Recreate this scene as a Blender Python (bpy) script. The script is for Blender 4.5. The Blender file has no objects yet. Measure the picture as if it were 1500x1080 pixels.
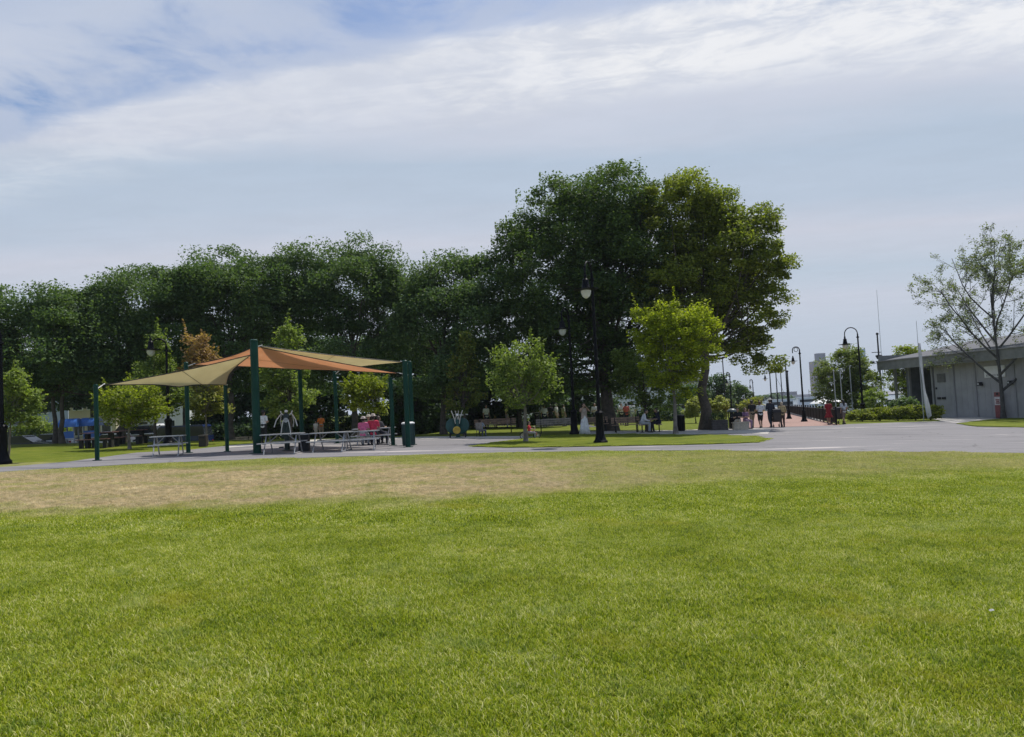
import bpy, bmesh, math, random
import numpy as np
from mathutils import Vector, Matrix

S = bpy.context.scene
COL = S.collection
R = math.radians
RNG = np.random.default_rng(7)
random.seed(7)

# ------------------------------------------------------------------ camera
F = 1112.0                      # focal length in pixels of the 1500 x 1080 photograph
PITCH, ROLL = R(2.88), R(2.8)
CAMZ = 1.6
K = 0.0285                      # the park falls gently to the right
_r0 = Vector((1, 0, 0)); _u0 = Vector((0, -math.sin(PITCH), math.cos(PITCH)))
FW = Vector((0, math.cos(PITCH), math.sin(PITCH)))
RT = math.cos(ROLL) * _r0 - math.sin(ROLL) * _u0
UP = math.sin(ROLL) * _r0 + math.cos(ROLL) * _u0
cd = bpy.data.cameras.new('camera'); cam = bpy.data.objects.new('camera', cd); COL.objects.link(cam)
M3 = Matrix((RT, UP, -FW)).transposed()
cam.matrix_world = Matrix.Translation((0, 0, CAMZ)) @ M3.to_4x4()
cd.sensor_fit = 'HORIZONTAL'; cd.sensor_width = 36.0; cd.lens = 36.0 * F / 1500.0
cd.clip_start = 0.1; cd.clip_end = 9000
S.camera = cam

# ------------------------------------------------------------------ exposure
S.view_settings.view_transform = 'Standard'
S.view_settings.look = 'None'
S.view_settings.exposure = 0.0
S.view_settings.gamma = 1.0
S.render.engine = 'CYCLES'
S.cycles.use_denoising = True; S.cycles.denoiser = 'OPENIMAGEDENOISE'; S.cycles.denoising_input_passes = 'RGB_ALBEDO_NORMAL'; S.cycles.denoising_prefilter = 'ACCURATE'
S.cycles.max_bounces = 6; S.cycles.diffuse_bounces = 3; S.cycles.transmission_bounces = 4
S.cycles.transparent_max_bounces = 8; S.cycles.volume_bounces = 0
S.cycles.sample_clamp_indirect = 6

# ------------------------------------------------------------------ node helpers
def nn(t, ty, **kw):
    n = t.nodes.new(ty)
    for k, v in kw.items():
        if k.startswith('i_'):
            key = k[2:]; key = int(key) if key.isdigit() else key.replace('_', ' ')
            n.inputs[key].default_value = v
        else: setattr(n, k, v)
    return n
def mth(t, op, a, b=None, c=None, clamp=False):
    n = t.nodes.new('ShaderNodeMath'); n.operation = op; n.use_clamp = clamp
    for i, v in enumerate((a, b, c)):
        if v is None: continue
        if hasattr(v, 'is_linked') or hasattr(v, 'links'): t.links.new(v, n.inputs[i])
        else: n.inputs[i].default_value = v
    return n.outputs[0]
def ramp(t, fac, stops, interp='LINEAR'):
    n = t.nodes.new('ShaderNodeValToRGB'); n.color_ramp.interpolation = interp
    e = n.color_ramp.elements
    while len(e) < len(stops): e.new(0.5)
    for i, (p, c) in enumerate(stops):
        e[i].position = p
        e[i].color = (c, c, c, 1) if isinstance(c, (int, float)) else (*c, 1)
    t.links.new(fac, n.inputs[0]); return n.outputs[0]
def mixc(t, fac, a, b, mode='MIX'):
    n = t.nodes.new('ShaderNodeMix'); n.data_type = 'RGBA'; n.blend_type = mode
    for s, v in ((n.inputs[0], fac), (n.inputs[6], a), (n.inputs[7], b)):
        if hasattr(v, 'links'): t.links.new(v, s)
        elif isinstance(v, (int, float)): s.default_value = v
        else: s.default_value = (*v, 1)
    return n.outputs[2]
def noise(t, vec, scale, detail=4, rough=0.55, dim='3D', dist=0.0):
    n = t.nodes.new('ShaderNodeTexNoise'); n.noise_dimensions = dim
    n.inputs['Scale'].default_value = scale; n.inputs['Detail'].default_value = detail
    n.inputs['Roughness'].default_value = rough; n.inputs['Distortion'].default_value = dist
    t.links.new(vec, n.inputs['Vector']); return n.outputs['Fac']
def smooth(t, v, a, b):
    n = t.nodes.new('ShaderNodeMapRange'); n.interpolation_type = 'SMOOTHSTEP'
    n.inputs[1].default_value = a; n.inputs[2].default_value = b
    t.links.new(v, n.inputs[0]); return n.outputs[0]

# ------------------------------------------------------------------ sky and sun
SUN_EL, SUN_AZ = R(61), R(38)        # azimuth from +Y, positive = to the right; the sun stands behind the trees
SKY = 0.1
w = bpy.data.worlds.new("World"); S.world = w; w.use_nodes = True
t = w.node_tree; t.nodes.clear()
sky = nn(t, 'ShaderNodeTexSky', sky_type='NISHITA', sun_disc=False, sun_elevation=SUN_EL, sun_rotation=SUN_AZ,
         air_density=1.0, dust_density=1.2, ozone_density=1.5)
tc = nn(t, 'ShaderNodeTexCoord'); sp = nn(t, 'ShaderNodeSeparateXYZ'); t.links.new(tc.outputs['Generated'], sp.inputs[0])
zz = mth(t, 'MAXIMUM', sp.outputs[2], 0.03)
X = mth(t, 'DIVIDE', sp.outputs[0], zz); Y = mth(t, 'DIVIDE', sp.outputs[1], zz)
cb = nn(t, 'ShaderNodeCombineXYZ'); t.links.new(X, cb.inputs[0]); t.links.new(Y, cb.inputs[1])
cs = nn(t, 'ShaderNodeCombineXYZ'); t.links.new(mth(t, 'MULTIPLY', X, 0.45), cs.inputs[0]); t.links.new(Y, cs.inputs[1]); cs.inputs[2].default_value = 3.1
n_big = noise(t, cs.outputs[0], 0.9, 5, 0.55)
n_mid = noise(t, cb.outputs[0], 2.2, 8, 0.62, dist=0.35)
n_fine = noise(t, cb.outputs[0], 6.5, 8, 0.65, dist=0.5)
cw = nn(t, 'ShaderNodeCombineXYZ'); t.links.new(mth(t, 'ADD', mth(t, 'MULTIPLY', X, 0.55), mth(t, 'MULTIPLY', Y, 0.5)), cw.inputs[0]); t.links.new(mth(t, 'SUBTRACT', Y, mth(t, 'MULTIPLY', X, 0.1)), cw.inputs[1]); cw.inputs[2].default_value = 1.7
n_wisp = noise(t, cw.outputs[0], 4.2, 9, 0.66, dist=0.6)
# the bank's edge bends away to the left
bank = mth(t, 'ADD', mth(t, 'SUBTRACT', 1.95, mth(t, 'MULTIPLY', X, 0.22)), mth(t, 'MULTIPLY', mth(t, 'MULTIPLY', X, X), 0.06))
E = mth(t, 'SUBTRACT', Y, bank)
E = mth(t, 'ADD', E, mth(t, 'MULTIPLY', mth(t, 'SUBTRACT', n_big, 0.5), 0.16))
E = mth(t, 'ADD', E, mth(t, 'MULTIPLY', mth(t, 'SUBTRACT', n_mid, 0.5), 0.34))
E = mth(t, 'ADD', E, mth(t, 'MULTIPLY', mth(t, 'SUBTRACT', n_wisp, 0.5), 0.16))
gap = mth(t, 'MULTIPLY', smooth(t, E, -0.46, -0.08), mth(t, 'SUBTRACT', 1.0, smooth(t, E, -0.03, 0.10)))
gap = mth(t, 'MULTIPLY', gap, mth(t, 'SUBTRACT', 1.0, smooth(t, X, -0.1, 0.7)))
gap = mth(t, 'MULTIPLY', gap, mth(t, 'ADD', 0.48, mth(t, 'MULTIPLY', smooth(t, n_mid, 0.40, 0.58), 0.52)))
holes = mth(t, 'MULTIPLY', smooth(t, n_mid, 0.52, 0.68), mth(t, 'SUBTRACT', 1.0, smooth(t, E, -0.12, 0.02)))
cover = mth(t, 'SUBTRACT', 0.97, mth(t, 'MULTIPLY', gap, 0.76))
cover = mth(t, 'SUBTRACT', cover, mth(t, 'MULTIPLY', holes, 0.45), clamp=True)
cover = mth(t, 'MULTIPLY', cover, mth(t, 'ADD', 0.50, mth(t, 'MULTIPLY', smooth(t, Y, 0.7, 1.7), 0.50)))  # cloud thinned overhead and behind, out of view, to lower the ambient light
Yn = mth(t, 'DIVIDE', mth(t, 'ADD', Y, mth(t, 'MULTIPLY', mth(t, 'SUBTRACT', n_big, 0.5), 1.3)), 12.0)
L = 10.0
def s2l(c):
    return tuple(((x / 255) / 12.92 if x <= 10 else ((x / 255 + 0.055) / 1.055) ** 2.4) for x in c)
tone = ramp(t, Yn, [(0.0, s2l((180, 194, 218))), (1.85 / 12, s2l((186, 198, 220))), (2.15 / 12, s2l((208, 214, 227))), (2.5 / 12, s2l((204, 210, 224))),
                    (2.95 / 12, s2l((184, 199, 217))), (3.7 / 12, s2l((188, 201, 218))), (4.6 / 12, s2l((205, 209, 222))), (6.2 / 12, s2l((191, 204, 219))),
                    (8.0 / 12, s2l((203, 209, 223))), (1.0, s2l((196, 206, 221)))])
edge = mth(t, 'MULTIPLY', smooth(t, E, -0.04, 0.12), mth(t, 'SUBTRACT', 1.0, smooth(t, E, 0.36, 0.72)))
edge = mth(t, 'MULTIPLY', edge, mth(t, 'ADD', 0.28, mth(t, 'MULTIPLY', smooth(t, X, -0.7, 0.6), 0.72)))
edge = mth(t, 'MULTIPLY', edge, mth(t, 'ADD', 0.25, mth(t, 'MULTIPLY', smooth(t, mth(t, 'ADD', mth(t, 'MULTIPLY', n_wisp, 0.6), mth(t, 'MULTIPLY', n_fine, 0.4)), 0.40, 0.60), 0.85)), clamp=True)
tone = mixc(t, edge, tone, s2l((240, 241, 244)))
mott = mth(t, 'ADD', 0.90, mth(t, 'MULTIPLY', mth(t, 'ADD', mth(t, 'MULTIPLY', n_mid, 0.5), mth(t, 'MULTIPLY', n_wisp, 0.5)), 0.20))
cmb = nn(t, 'ShaderNodeVectorMath', operation='SCALE'); t.links.new(tone, cmb.inputs[0]); t.links.new(mth(t, 'MULTIPLY', mott, L), cmb.inputs['Scale'])
skyb = nn(t, 'ShaderNodeVectorMath', operation='MULTIPLY'); t.links.new(sky.outputs[0], skyb.inputs[0]); skyb.inputs[1].default_value = (1.25, 1.25, 1.3)
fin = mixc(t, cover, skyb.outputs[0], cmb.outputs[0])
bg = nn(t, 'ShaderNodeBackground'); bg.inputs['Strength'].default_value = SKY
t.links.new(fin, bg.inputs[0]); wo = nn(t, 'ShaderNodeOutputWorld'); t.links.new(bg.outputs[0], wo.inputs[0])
sd = bpy.data.lights.new('sun', 'SUN'); sd.energy = 4.3; sd.angle = R(0.6); sd.color = (1.0, 0.95, 0.87)
sun = bpy.data.objects.new('sun', sd); COL.objects.link(sun)
sdir = Vector((math.sin(SUN_AZ) * math.cos(SUN_EL), math.cos(SUN_AZ) * math.cos(SUN_EL), math.sin(SUN_EL)))
sun.rotation_euler = sdir.to_track_quat('Z', 'Y').to_euler()

# ------------------------------------------------------------------ placing
def sst(x): x = min(1.0, max(0.0, x)); return x * x * (3 - 2 * x)
def Hz(x, y):
    z = -K * min(45.0, max(-45.0, x))
    return z - 1.35 * sst((y - 44.5) / 9.0) * sst((-x - 4) / 9.0)
def ray(u, v): return FW + RT * ((u - 750) / F) + UP * ((540 - v) / F)
def G(u, v):                              # the point of the ground a spot of the photograph shows
    d = ray(u, v); s = CAMZ / -(d.z + K * d.x)
    return Vector((d.x * s, d.y * s, CAMZ + d.z * s))
def P(u, v, y):                           # a point at distance y
    d = ray(u, v); s = y / d.y
    return Vector((d.x * s, y, CAMZ + d.z * s))
def gz(x, y): return Vector((x, y, Hz(x, y)))
def at_y(u, y):                           # on the ground at distance y, in column u (near the horizon)
    p = P(u, 600, y); return gz(p.x, y)

# ------------------------------------------------------------------ materials
MATS = {}
def pmat(name, col, rough=0.7, var=0.18, scale=6.0, bump=0.0, metal=0.0, col2=None, bscale=None, spec=0.5):
    if name in MATS: return MATS[name]
    m = bpy.data.materials.new(name); m.use_nodes = True; t = m.node_tree; b = t.nodes['Principled BSDF']
    tc = nn(t, 'ShaderNodeTexCoord')
    f = noise(t, tc.outputs['Object'], scale, 5, 0.6)
    c2 = col2 or tuple(c * (1 - var * 1.6) for c in col)
    hi = tuple(min(1, c * (1 + var)) for c in col)
    t.links.new(ramp(t, f, [(0.3, c2), (0.68, hi)]), b.inputs['Base Color'])
    b.inputs['Roughness'].default_value = rough; b.inputs['Metallic'].default_value = metal
    b.inputs['Specular IOR Level'].default_value = spec
    if bump:
        bn = nn(t, 'ShaderNodeBump'); bn.inputs['Strength'].default_value = bump; bn.inputs['Distance'].default_value = 0.02
        t.links.new(noise(t, tc.outputs['Object'], bscale or scale * 4, 5, 0.6), bn.inputs['Height']); t.links.new(bn.outputs[0], b.inputs['Normal'])
    MATS[name] = m; return m
def leafmat(name, dark, light, trans=0.35, sc=0.5, tint=None, top=None):
    if name in MATS: return MATS[name]
    m = bpy.data.materials.new(name); m.use_nodes = True; t = m.node_tree; t.nodes.clear()
    a = nn(t, 'ShaderNodeAttribute', attribute_name='r')
    tc = nn(t, 'ShaderNodeTexCoord'); f = noise(t, tc.outputs['Object'], sc, 3, 0.6)
    k = mth(t, 'ADD', mth(t, 'MULTIPLY', a.outputs['Fac'], 0.6), mth(t, 'MULTIPLY', f, 0.6))
    mid = tuple((x + y) / 2 for x, y in zip(dark, light))
    stops = [(0.25, dark), (0.6, mid), (0.95, light)]
    if tint: stops = [(0.2, dark), (0.5, mid), (0.72, light), (0.95, tint)]
    c = ramp(t, k, stops)
    if top:
        sx = nn(t, 'ShaderNodeSeparateXYZ'); t.links.new(tc.outputs['Object'], sx.inputs[0]); hz = mth(t, 'ADD', sx.outputs[2], mth(t, 'MULTIPLY', mth(t, 'SUBTRACT', f, 0.5), 3.0))
        c = mixc(t, smooth(t, hz, top[0], top[1]), c, ramp(t, k, [(0.3, top[2]), (0.9, top[3])]))
    d = nn(t, 'ShaderNodeBsdfPrincipled'); d.inputs['Roughness'].default_value = 0.62; d.inputs['Specular IOR Level'].default_value = 0.28
    t.links.new(c, d.inputs['Base Color'])
    tr = nn(t, 'ShaderNodeBsdfTranslucent'); yc = mixc(t, 1.0, c, (1.08, 1.2, 0.42), 'MULTIPLY'); t.links.new(yc, tr.inputs[0])
    mx = nn(t, 'ShaderNodeMixShader'); mx.inputs[0].default_value = trans
    t.links.new(d.outputs[0], mx.inputs[1]); t.links.new(tr.outputs[0], mx.inputs[2])
    o = nn(t, 'ShaderNodeOutputMaterial'); t.links.new(mx.outputs[0], o.inputs[0])
    MATS[name] = m; return m

def grass_color(t, blade):
    g = nn(t, 'ShaderNodeNewGeometry'); s = nn(t, 'ShaderNodeSeparateXYZ'); t.links.new(g.outputs['Position'], s.inputs[0])
    pos = g.outputs['Position']; x, y = s.outputs[0], s.outputs[1]
    big = noise(t, pos, 0.16, 3, 0.5); mid = noise(t, pos, 0.8, 5, 0.62); fine = noise(t, pos, 5.0, 5, 0.6)
    k = mth(t, 'ADD', mth(t, 'MULTIPLY', mth(t, 'SUBTRACT', mid, 0.12), 0.85), mth(t, 'MULTIPLY', fine, 0.5))
    if blade:
        a = nn(t, 'ShaderNodeAttribute', attribute_name='r')
        k = mth(t, 'ADD', mth(t, 'MULTIPLY', k, 0.52), mth(t, 'MULTIPLY', mth(t, 'SUBTRACT', a.outputs['Fac'], 0.04), 0.56))
        c = ramp(t, k, [(0.24, (0.040, 0.078, 0.003)), (0.39, (0.175, 0.262, 0.004)), (0.56, (0.35, 0.435, 0.008)), (0.72, (0.50, 0.53, 0.035)), (0.86, (0.84, 0.80, 0.38))])
    else:
        c = ramp(t, k, [(0.35, (0.075, 0.102, 0.008)), (0.55, (0.115, 0.146, 0.011)), (0.75, (0.165, 0.182, 0.02))])
    # yellowed spots
    yl = smooth(t, noise(t, pos, 0.55, 6, 0.7), 0.53, 0.68)
    c = mixc(t, mth(t, 'MULTIPLY', yl, 0.40), c, (0.48, 0.43, 0.03) if blade else (0.26, 0.235, 0.05))
    # greyish blue-green streaks of coarser grass
    gr = smooth(t, noise(t, pos, 1.3, 6, 0.7), 0.52, 0.68)
    c = mixc(t, mth(t, 'MULTIPLY', gr, 0.25), c, (0.36, 0.45, 0.16) if blade else (0.15, 0.18, 0.07))
    dk = smooth(t, noise(t, pos, 3.6, 6, 0.7), 0.55, 0.68)
    c = mixc(t, mth(t, 'MULTIPLY', dk, 0.5), c, (0.11, 0.20, 0.012) if blade else (0.06, 0.10, 0.01))
    # the dry band before the path, straw on the left and dull on the right
    edge_n = mth(t, 'MULTIPLY', mth(t, 'SUBTRACT', big, 0.5), 5.0)
    yn = mth(t, 'ADD', mth(t, 'ADD', y, edge_n), mth(t, 'MULTIPLY', mth(t, 'SUBTRACT', mid, 0.5), 2.6))
    yn = mth(t, 'SUBTRACT', yn, mth(t, 'MULTIPLY', smooth(t, x, -4.0, 12.0), 4.0))
    band = mth(t, 'MULTIPLY', smooth(t, yn, 11.8, 14.2), mth(t, 'SUBTRACT', 1.0, mth(t, 'MULTIPLY', smooth(t, yn, 20.5, 23.6), 0.75)))
    lim = mth(t, 'SUBTRACT', 1.0, smooth(t, y, 26.0, 27.0))
    side = mth(t, 'SUBTRACT', 1.0, mth(t, 'MULTIPLY', smooth(t, x, -2.0, 5.0), 0.62))
    band = mth(t, 'MULTIPLY', mth(t, 'MULTIPLY', band, side), mth(t, 'ADD', 0.52, mth(t, 'MULTIPLY', smooth(t, noise(t, pos, 0.9, 7, 0.75), 0.36, 0.58), 0.72)), clamp=True)
    c = mixc(t, mth(t, 'MULTIPLY', band, lim), c, mixc(t, smooth(t, noise(t, pos, 7.0, 6, 0.75), 0.3, 0.7), (0.33, 0.28, 0.14), (0.78, 0.655, 0.42)))
    return c
def grassmat(name, blade):
    m = bpy.data.materials.new(name); m.use_nodes = True; t = m.node_tree; t.nodes.clear()
    c = grass_color(t, blade)
    d = nn(t, 'ShaderNodeBsdfPrincipled'); d.inputs['Roughness'].default_value = 0.55 if blade else 0.9
    d.inputs['Specular IOR Level'].default_value = 0.3 if blade else 0.1
    t.links.new(c, d.inputs['Base Color']); out = d.outputs[0]
    if blade:
        tr = nn(t, 'ShaderNodeBsdfTranslucent'); t.links.new(c, tr.inputs[0])
        mx = nn(t, 'ShaderNodeMixShader'); mx.inputs[0].default_value = 0.42
        t.links.new(d.outputs[0], mx.inputs[1]); t.links.new(tr.outputs[0], mx.inputs[2]); out = mx.outputs[0]
    else:
        g = nn(t, 'ShaderNodeNewGeometry'); bn = nn(t, 'ShaderNodeBump'); bn.inputs['Strength'].default_value = 0.5; bn.inputs['Distance'].default_value = 0.05
        t.links.new(noise(t, g.outputs['Position'], 14, 5, 0.7), bn.inputs['Height']); t.links.new(bn.outputs[0], d.inputs['Normal'])
    o = nn(t, 'ShaderNodeOutputMaterial'); t.links.new(out, o.inputs[0]); return m
def pavemat(name, base, patch, dark, brick=False):
    m = bpy.data.materials.new(name); m.use_nodes = True; t = m.node_tree; b = t.nodes['Principled BSDF']
    g = nn(t, 'ShaderNodeNewGeometry'); pos = g.outputs['Position']
    mp = nn(t, 'ShaderNodeMapping'); mp.inputs['Scale'].default_value = (0.16, 1.1, 1); t.links.new(pos, mp.inputs[0])
    f = noise(t, mp.outputs[0], 1.0, 6, 0.65)
    c = ramp(t, f, [(0.34, dark), (0.47, base), (0.60, base), (0.68, patch)])
    fine = noise(t, pos, 22, 4, 0.6); c = mixc(t, 0.18, c, ramp(t, fine, [(0.3, (0.1, 0.1, 0.1)), (0.7, (0.6, 0.6, 0.6))]), 'OVERLAY')
    if not brick:
        vo = nn(t, 'ShaderNodeTexVoronoi', feature='DISTANCE_TO_EDGE'); vo.inputs['Scale'].default_value = 0.22
        wv = nn(t, 'ShaderNodeVectorMath', operation='ADD'); t.links.new(pos, wv.inputs[0]); nv = nn(t, 'ShaderNodeTexNoise'); nv.inputs['Scale'].default_value = 0.9; t.links.new(pos, nv.inputs['Vector']); t.links.new(nv.outputs['Color'], wv.inputs[1]); t.links.new(wv.outputs[0], vo.inputs['Vector'])
        c = mixc(t, mth(t, 'MULTIPLY', mth(t, 'SUBTRACT', 1.0, smooth(t, vo.outputs['Distance'], 0.0, 0.012)), 0.55), c, (0.09, 0.085, 0.085))
    if brick:
        bt = nn(t, 'ShaderNodeTexBrick'); bt.inputs['Scale'].default_value = 4.0; t.links.new(pos, bt.inputs['Vector'])
        bt.inputs['Color1'].default_value = (*base, 1); bt.inputs['Color2'].default_value = (*patch, 1); bt.inputs['Mortar'].default_value = (*dark, 1)
        c = mixc(t, 0.5, c, bt.outputs[0])
    t.links.new(c, b.inputs['Base Color']); b.inputs['Roughness'].default_value = 0.85; b.inputs['Specular IOR Level'].default_value = 0.3
    bn = nn(t, 'ShaderNodeBump'); bn.inputs['Strength'].default_value = 0.25; bn.inputs['Distance'].default_value = 0.01
    t.links.new(fine, bn.inputs['Height']); t.links.new(bn.outputs[0], b.inputs['Normal']); return m

# ------------------------------------------------------------------ mesh helpers
class MB:
    def __init__(s): s.v = []; s.f = []
    def add(s, vs, fs):
        o = len(s.v); s.v.extend([tuple(v) for v in vs]); s.f.extend([tuple(i + o for i in f) for f in fs]); return s
    def box(s, c, d, rz=0.0, bev=0.0, taper=1.0):
        x, y, z = d[0] / 2, d[1] / 2, d[2] / 2; cr, sr = math.cos(rz), math.sin(rz)
        b = min(bev, x * .9, y * .9)
        pr = [(-x + b, -y), (x - b, -y), (x, -y + b), (x, y - b), (x - b, y), (-x + b, y), (-x, y - b), (-x, -y + b)] if b > 0 else [(-x, -y), (x, -y), (x, y), (-x, y)]
        n = len(pr); vs = []
        for k, zc in ((1.0, -z), (taper, z)):
            for px, py in pr: vs.append((c[0] + (px * cr - py * sr) * k, c[1] + (px * sr + py * cr) * k, c[2] + zc))
        fs = [tuple(reversed(range(n))), tuple(range(n, 2 * n))] + [(i, (i + 1) % n, n + (i + 1) % n, n + i) for i in range(n)]
        return s.add(vs, fs)
    def tube(s, pts, rad, n=8, round_ends=False):
        pts = [Vector(p) for p in pts]; rad = list(rad) if hasattr(rad, '__len__') else [rad] * len(pts)
        if round_ends:
            d0 = (pts[0] - pts[1]).normalized(); d1 = (pts[-1] - pts[-2]).normalized(); a, b = rad[0], rad[-1]
            pts = [pts[0] + d0 * a * .95, pts[0] + d0 * a * .6] + pts + [pts[-1] + d1 * b * .6, pts[-1] + d1 * b * .95]
            rad = [a * .25, a * .8] + rad + [b * .8, b * .25]
        vs = []; m = len(pts); prev = None
        for i in range(m):
            d = (pts[min(i + 1, m - 1)] - pts[max(i - 1, 0)]).normalized()
            if prev is None:
                a = Vector((0, 0, 1)) if abs(d.z) < 0.9 else Vector((1, 0, 0)); x = d.cross(a).normalized()
            else: x = (prev - d * prev.dot(d)).normalized()
            prev = x; y = d.cross(x)
            for k in range(n):
                q = 2 * math.pi * k / n; vs.append(pts[i] + (x * math.cos(q) + y * math.sin(q)) * rad[i])
        fs = [(i * n + k, i * n + (k + 1) % n, (i + 1) * n + (k + 1) % n, (i + 1) * n + k) for i in range(m - 1) for k in range(n)]
        fs += [tuple(reversed(range(n))), tuple((m - 1) * n + k for k in range(n))]
        return s.add(vs, fs)
    def lathe(s, prof, c=(0, 0, 0), n=16):
        vs = []; m = len(prof)
        for r, z in prof:
            for k in range(n):
                q = 2 * math.pi * k / n; vs.append((c[0] + r * math.cos(q), c[1] + r * math.sin(q), c[2] + z))
        fs = [(i * n + k, i * n + (k + 1) % n, (i + 1) * n + (k + 1) % n, (i + 1) * n + k) for i in range(m - 1) for k in range(n)]
        fs += [tuple(reversed(range(n))), tuple((m - 1) * n + k for k in range(n))]
        return s.add(vs, fs)
    def ball(s, c, r, n=12, m=8):
        r = r if hasattr(r, '__len__') else (r, r, r); vs = []; 
        for i in range(1, m):
            a = math.pi * i / m
            for k in range(n):
                q = 2 * math.pi * k / n; vs.append((c[0] + r[0] * math.sin(a) * math.cos(q), c[1] + r[1] * math.sin(a) * math.sin(q), c[2] - r[2] * math.cos(a)))
        fs = [(i * n + k, i * n + (k + 1) % n, (i + 1) * n + (k + 1) % n, (i + 1) * n + k) for i in range(m - 2) for k in range(n)]
        b = len(vs); vs += [(c[0], c[1], c[2] - r[2]), (c[0], c[1], c[2] + r[2])]
        fs += [(b, (k + 1) % n, k) for k in range(n)] + [(b + 1, (m - 2) * n + k, (m - 2) * n + (k + 1) % n) for k in range(n)]
        return s.add(vs, fs)
    def prism(s, out, a, b, axis='x'):      # outline in the two other axes, from a to b along axis
        n = len(out); 
        def pt(p, w): return {'x': (w, p[0], p[1]), 'y': (p[0], w, p[1]), 'z': (p[0], p[1], w)}[axis]
        vs = [pt(p, a) for p in out] + [pt(p, b) for p in out]
        fs = [tuple(reversed(range(n))), tuple(range(n, 2 * n))] + [(i, (i + 1) % n, n + (i + 1) % n, n + i) for i in range(n)]
        return s.add(vs, fs)
    def data(s, name):
        me = bpy.data.meshes.new(name); me.from_pydata(s.v, [], s.f)
        bm = bmesh.new(); bm.from_mesh(me); bmesh.ops.recalc_face_normals(bm, faces=bm.faces); bm.to_mesh(me); bm.free(); return me
    def build(s, name, mat, parent=None, smooth=False, loc=None, rz=0.0):
        me = s.data(name); me.materials.append(mat)
        if smooth: me.polygons.foreach_set('use_smooth', [True] * len(me.polygons))
        o = bpy.data.objects.new(name, me); COL.objects.link(o)
        if smooth:
            try: me.set_sharp_from_angle(angle=R(40))
            except Exception: pass
        if parent: o.parent = parent
        if loc is not None: o.location = loc; o.rotation_euler.z = rz
        return o
def tag(o, label=None, cat=None, group=None, kind=None):
    if label: o['label'] = label
    if cat: o['category'] = cat
    if group: o['group'] = group
    if kind: o['kind'] = kind
    return o
def thing(name, label, cat, loc=(0, 0, 0), rz=0.0, group=None):
    o = bpy.data.objects.new(name, None); COL.objects.link(o); o.empty_display_size = 0.3
    o.location = loc; o.rotation_euler.z = rz; return tag(o, label, cat, group)
def copy_tree(o, parent=None):
    c = o.copy(); COL.objects.link(c)
    if parent: c.parent = parent
    for ch in list(o.children): copy_tree(ch, c)
    return c
def fast_mesh(name, verts, faces, attr=None):
    n = faces.shape[1]; me = bpy.data.meshes.new(name)
    me.vertices.add(len(verts)); me.vertices.foreach_set('co', np.ascontiguousarray(verts, dtype=np.float32).ravel())
    me.loops.add(faces.size); me.loops.foreach_set('vertex_index', np.ascontiguousarray(faces, dtype=np.int32).ravel())
    me.polygons.add(len(faces)); me.polygons.foreach_set('loop_start', np.arange(0, faces.size, n, dtype=np.int32))
    me.update(calc_edges=True)
    if attr is not None:
        a = me.attributes.new('r', 'FLOAT', 'FACE'); a.data.foreach_set('value', np.ascontiguousarray(attr, dtype=np.float32))
    return me

# ------------------------------------------------------------------ ground
M_ground = grassmat('lawn_turf', False)
M_blade = grassmat('grass_blade', True)
M_asph = pavemat('asphalt', (0.215, 0.206, 0.212), (0.54, 0.49, 0.46), (0.135, 0.13, 0.138))
M_conc = pavemat('pale_concrete', (0.52, 0.49, 0.45), (0.62, 0.59, 0.54), (0.40, 0.38, 0.36))
M_brick = pavemat('brick_paving', (0.33, 0.20, 0.165), (0.40, 0.27, 0.23), (0.26, 0.17, 0.14), True)
M_road = pavemat('road_asphalt', (0.10, 0.10, 0.105), (0.14, 0.14, 0.14), (0.07, 0.07, 0.075))
FX0, FY0 = 20.4, 48.5; FDX, FDY = 17.3 / 58.0, 1.0     # the promenade's water edge
def shore_x(y): return FX0 + (y - FY0) * FDX
xs = [-1250, -900, -400, -200, -120] + list(np.arange(-90, 46, 2.5)) + [60, 100, 200, 500]
ys = [-60, -20, 0, 15] + list(np.arange(24, 120, 2.5)) + [140, 170, 220, 300, 500, 900, 1800]
gv = [(x, y, Hz(x, y)) for y in ys for x in xs]; nx = len(xs)
gf = []
for j in range(len(ys) - 1):
    for i in range(nx - 1):
        if ys[j + 1] > 90 and xs[i + 1] > shore_x(ys[j]) : continue
        if ys[j + 1] > 300 and xs[i + 1] > 60: continue
        gf.append((j * nx + i, j * nx + i + 1, (j + 1) * nx + i + 1, (j + 1) * nx + i))
tag(MB().add(gv, gf).build('ground', M_ground, smooth=True), 'sunlit green park lawn with a dry straw band before the path', kind='structure')
def sheet(name, pts, mat, lift, label, skirt=True):
    vs = [(p[0], p[1], Hz(p[0], p[1]) + lift) for p in pts]; n = len(vs)
    m = MB(); vs2 = vs + [(v[0], v[1], v[2] - lift - 0.02) for v in vs]
    m.add(vs2, [tuple(range(n))] + [(i, n + i, n + (i + 1) % n, (i + 1) % n) for i in range(n)])
    return tag(m.build(name, mat), label, kind='structure')
def gp(*uv): return [tuple(G(u, v)[:2]) for u, v in uv]
def wob(pts, amp=0.12, step=1.2):           # a hand-laid edge is never dead straight
    out = []; n = len(pts); r = random.Random(3)
    for i in range(n):
        a, b = Vector(pts[i]), Vector(pts[(i + 1) % n]); k = max(1, min(30, int((b - a).length / step)))
        for q in range(k):
            p = a.lerp(b, q / k); out.append((p.x + r.uniform(-amp, amp), p.y + r.uniform(-amp, amp)))
    return out
near_edge = [(-120, 700), (0, 692), (120, 684.5), (250, 678), (375, 673), (500, 669.5), (600, 667), (750, 663), (870, 661), (1000, 660.5), (1250, 662), (1500, 664), (1750, 669)]
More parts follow.
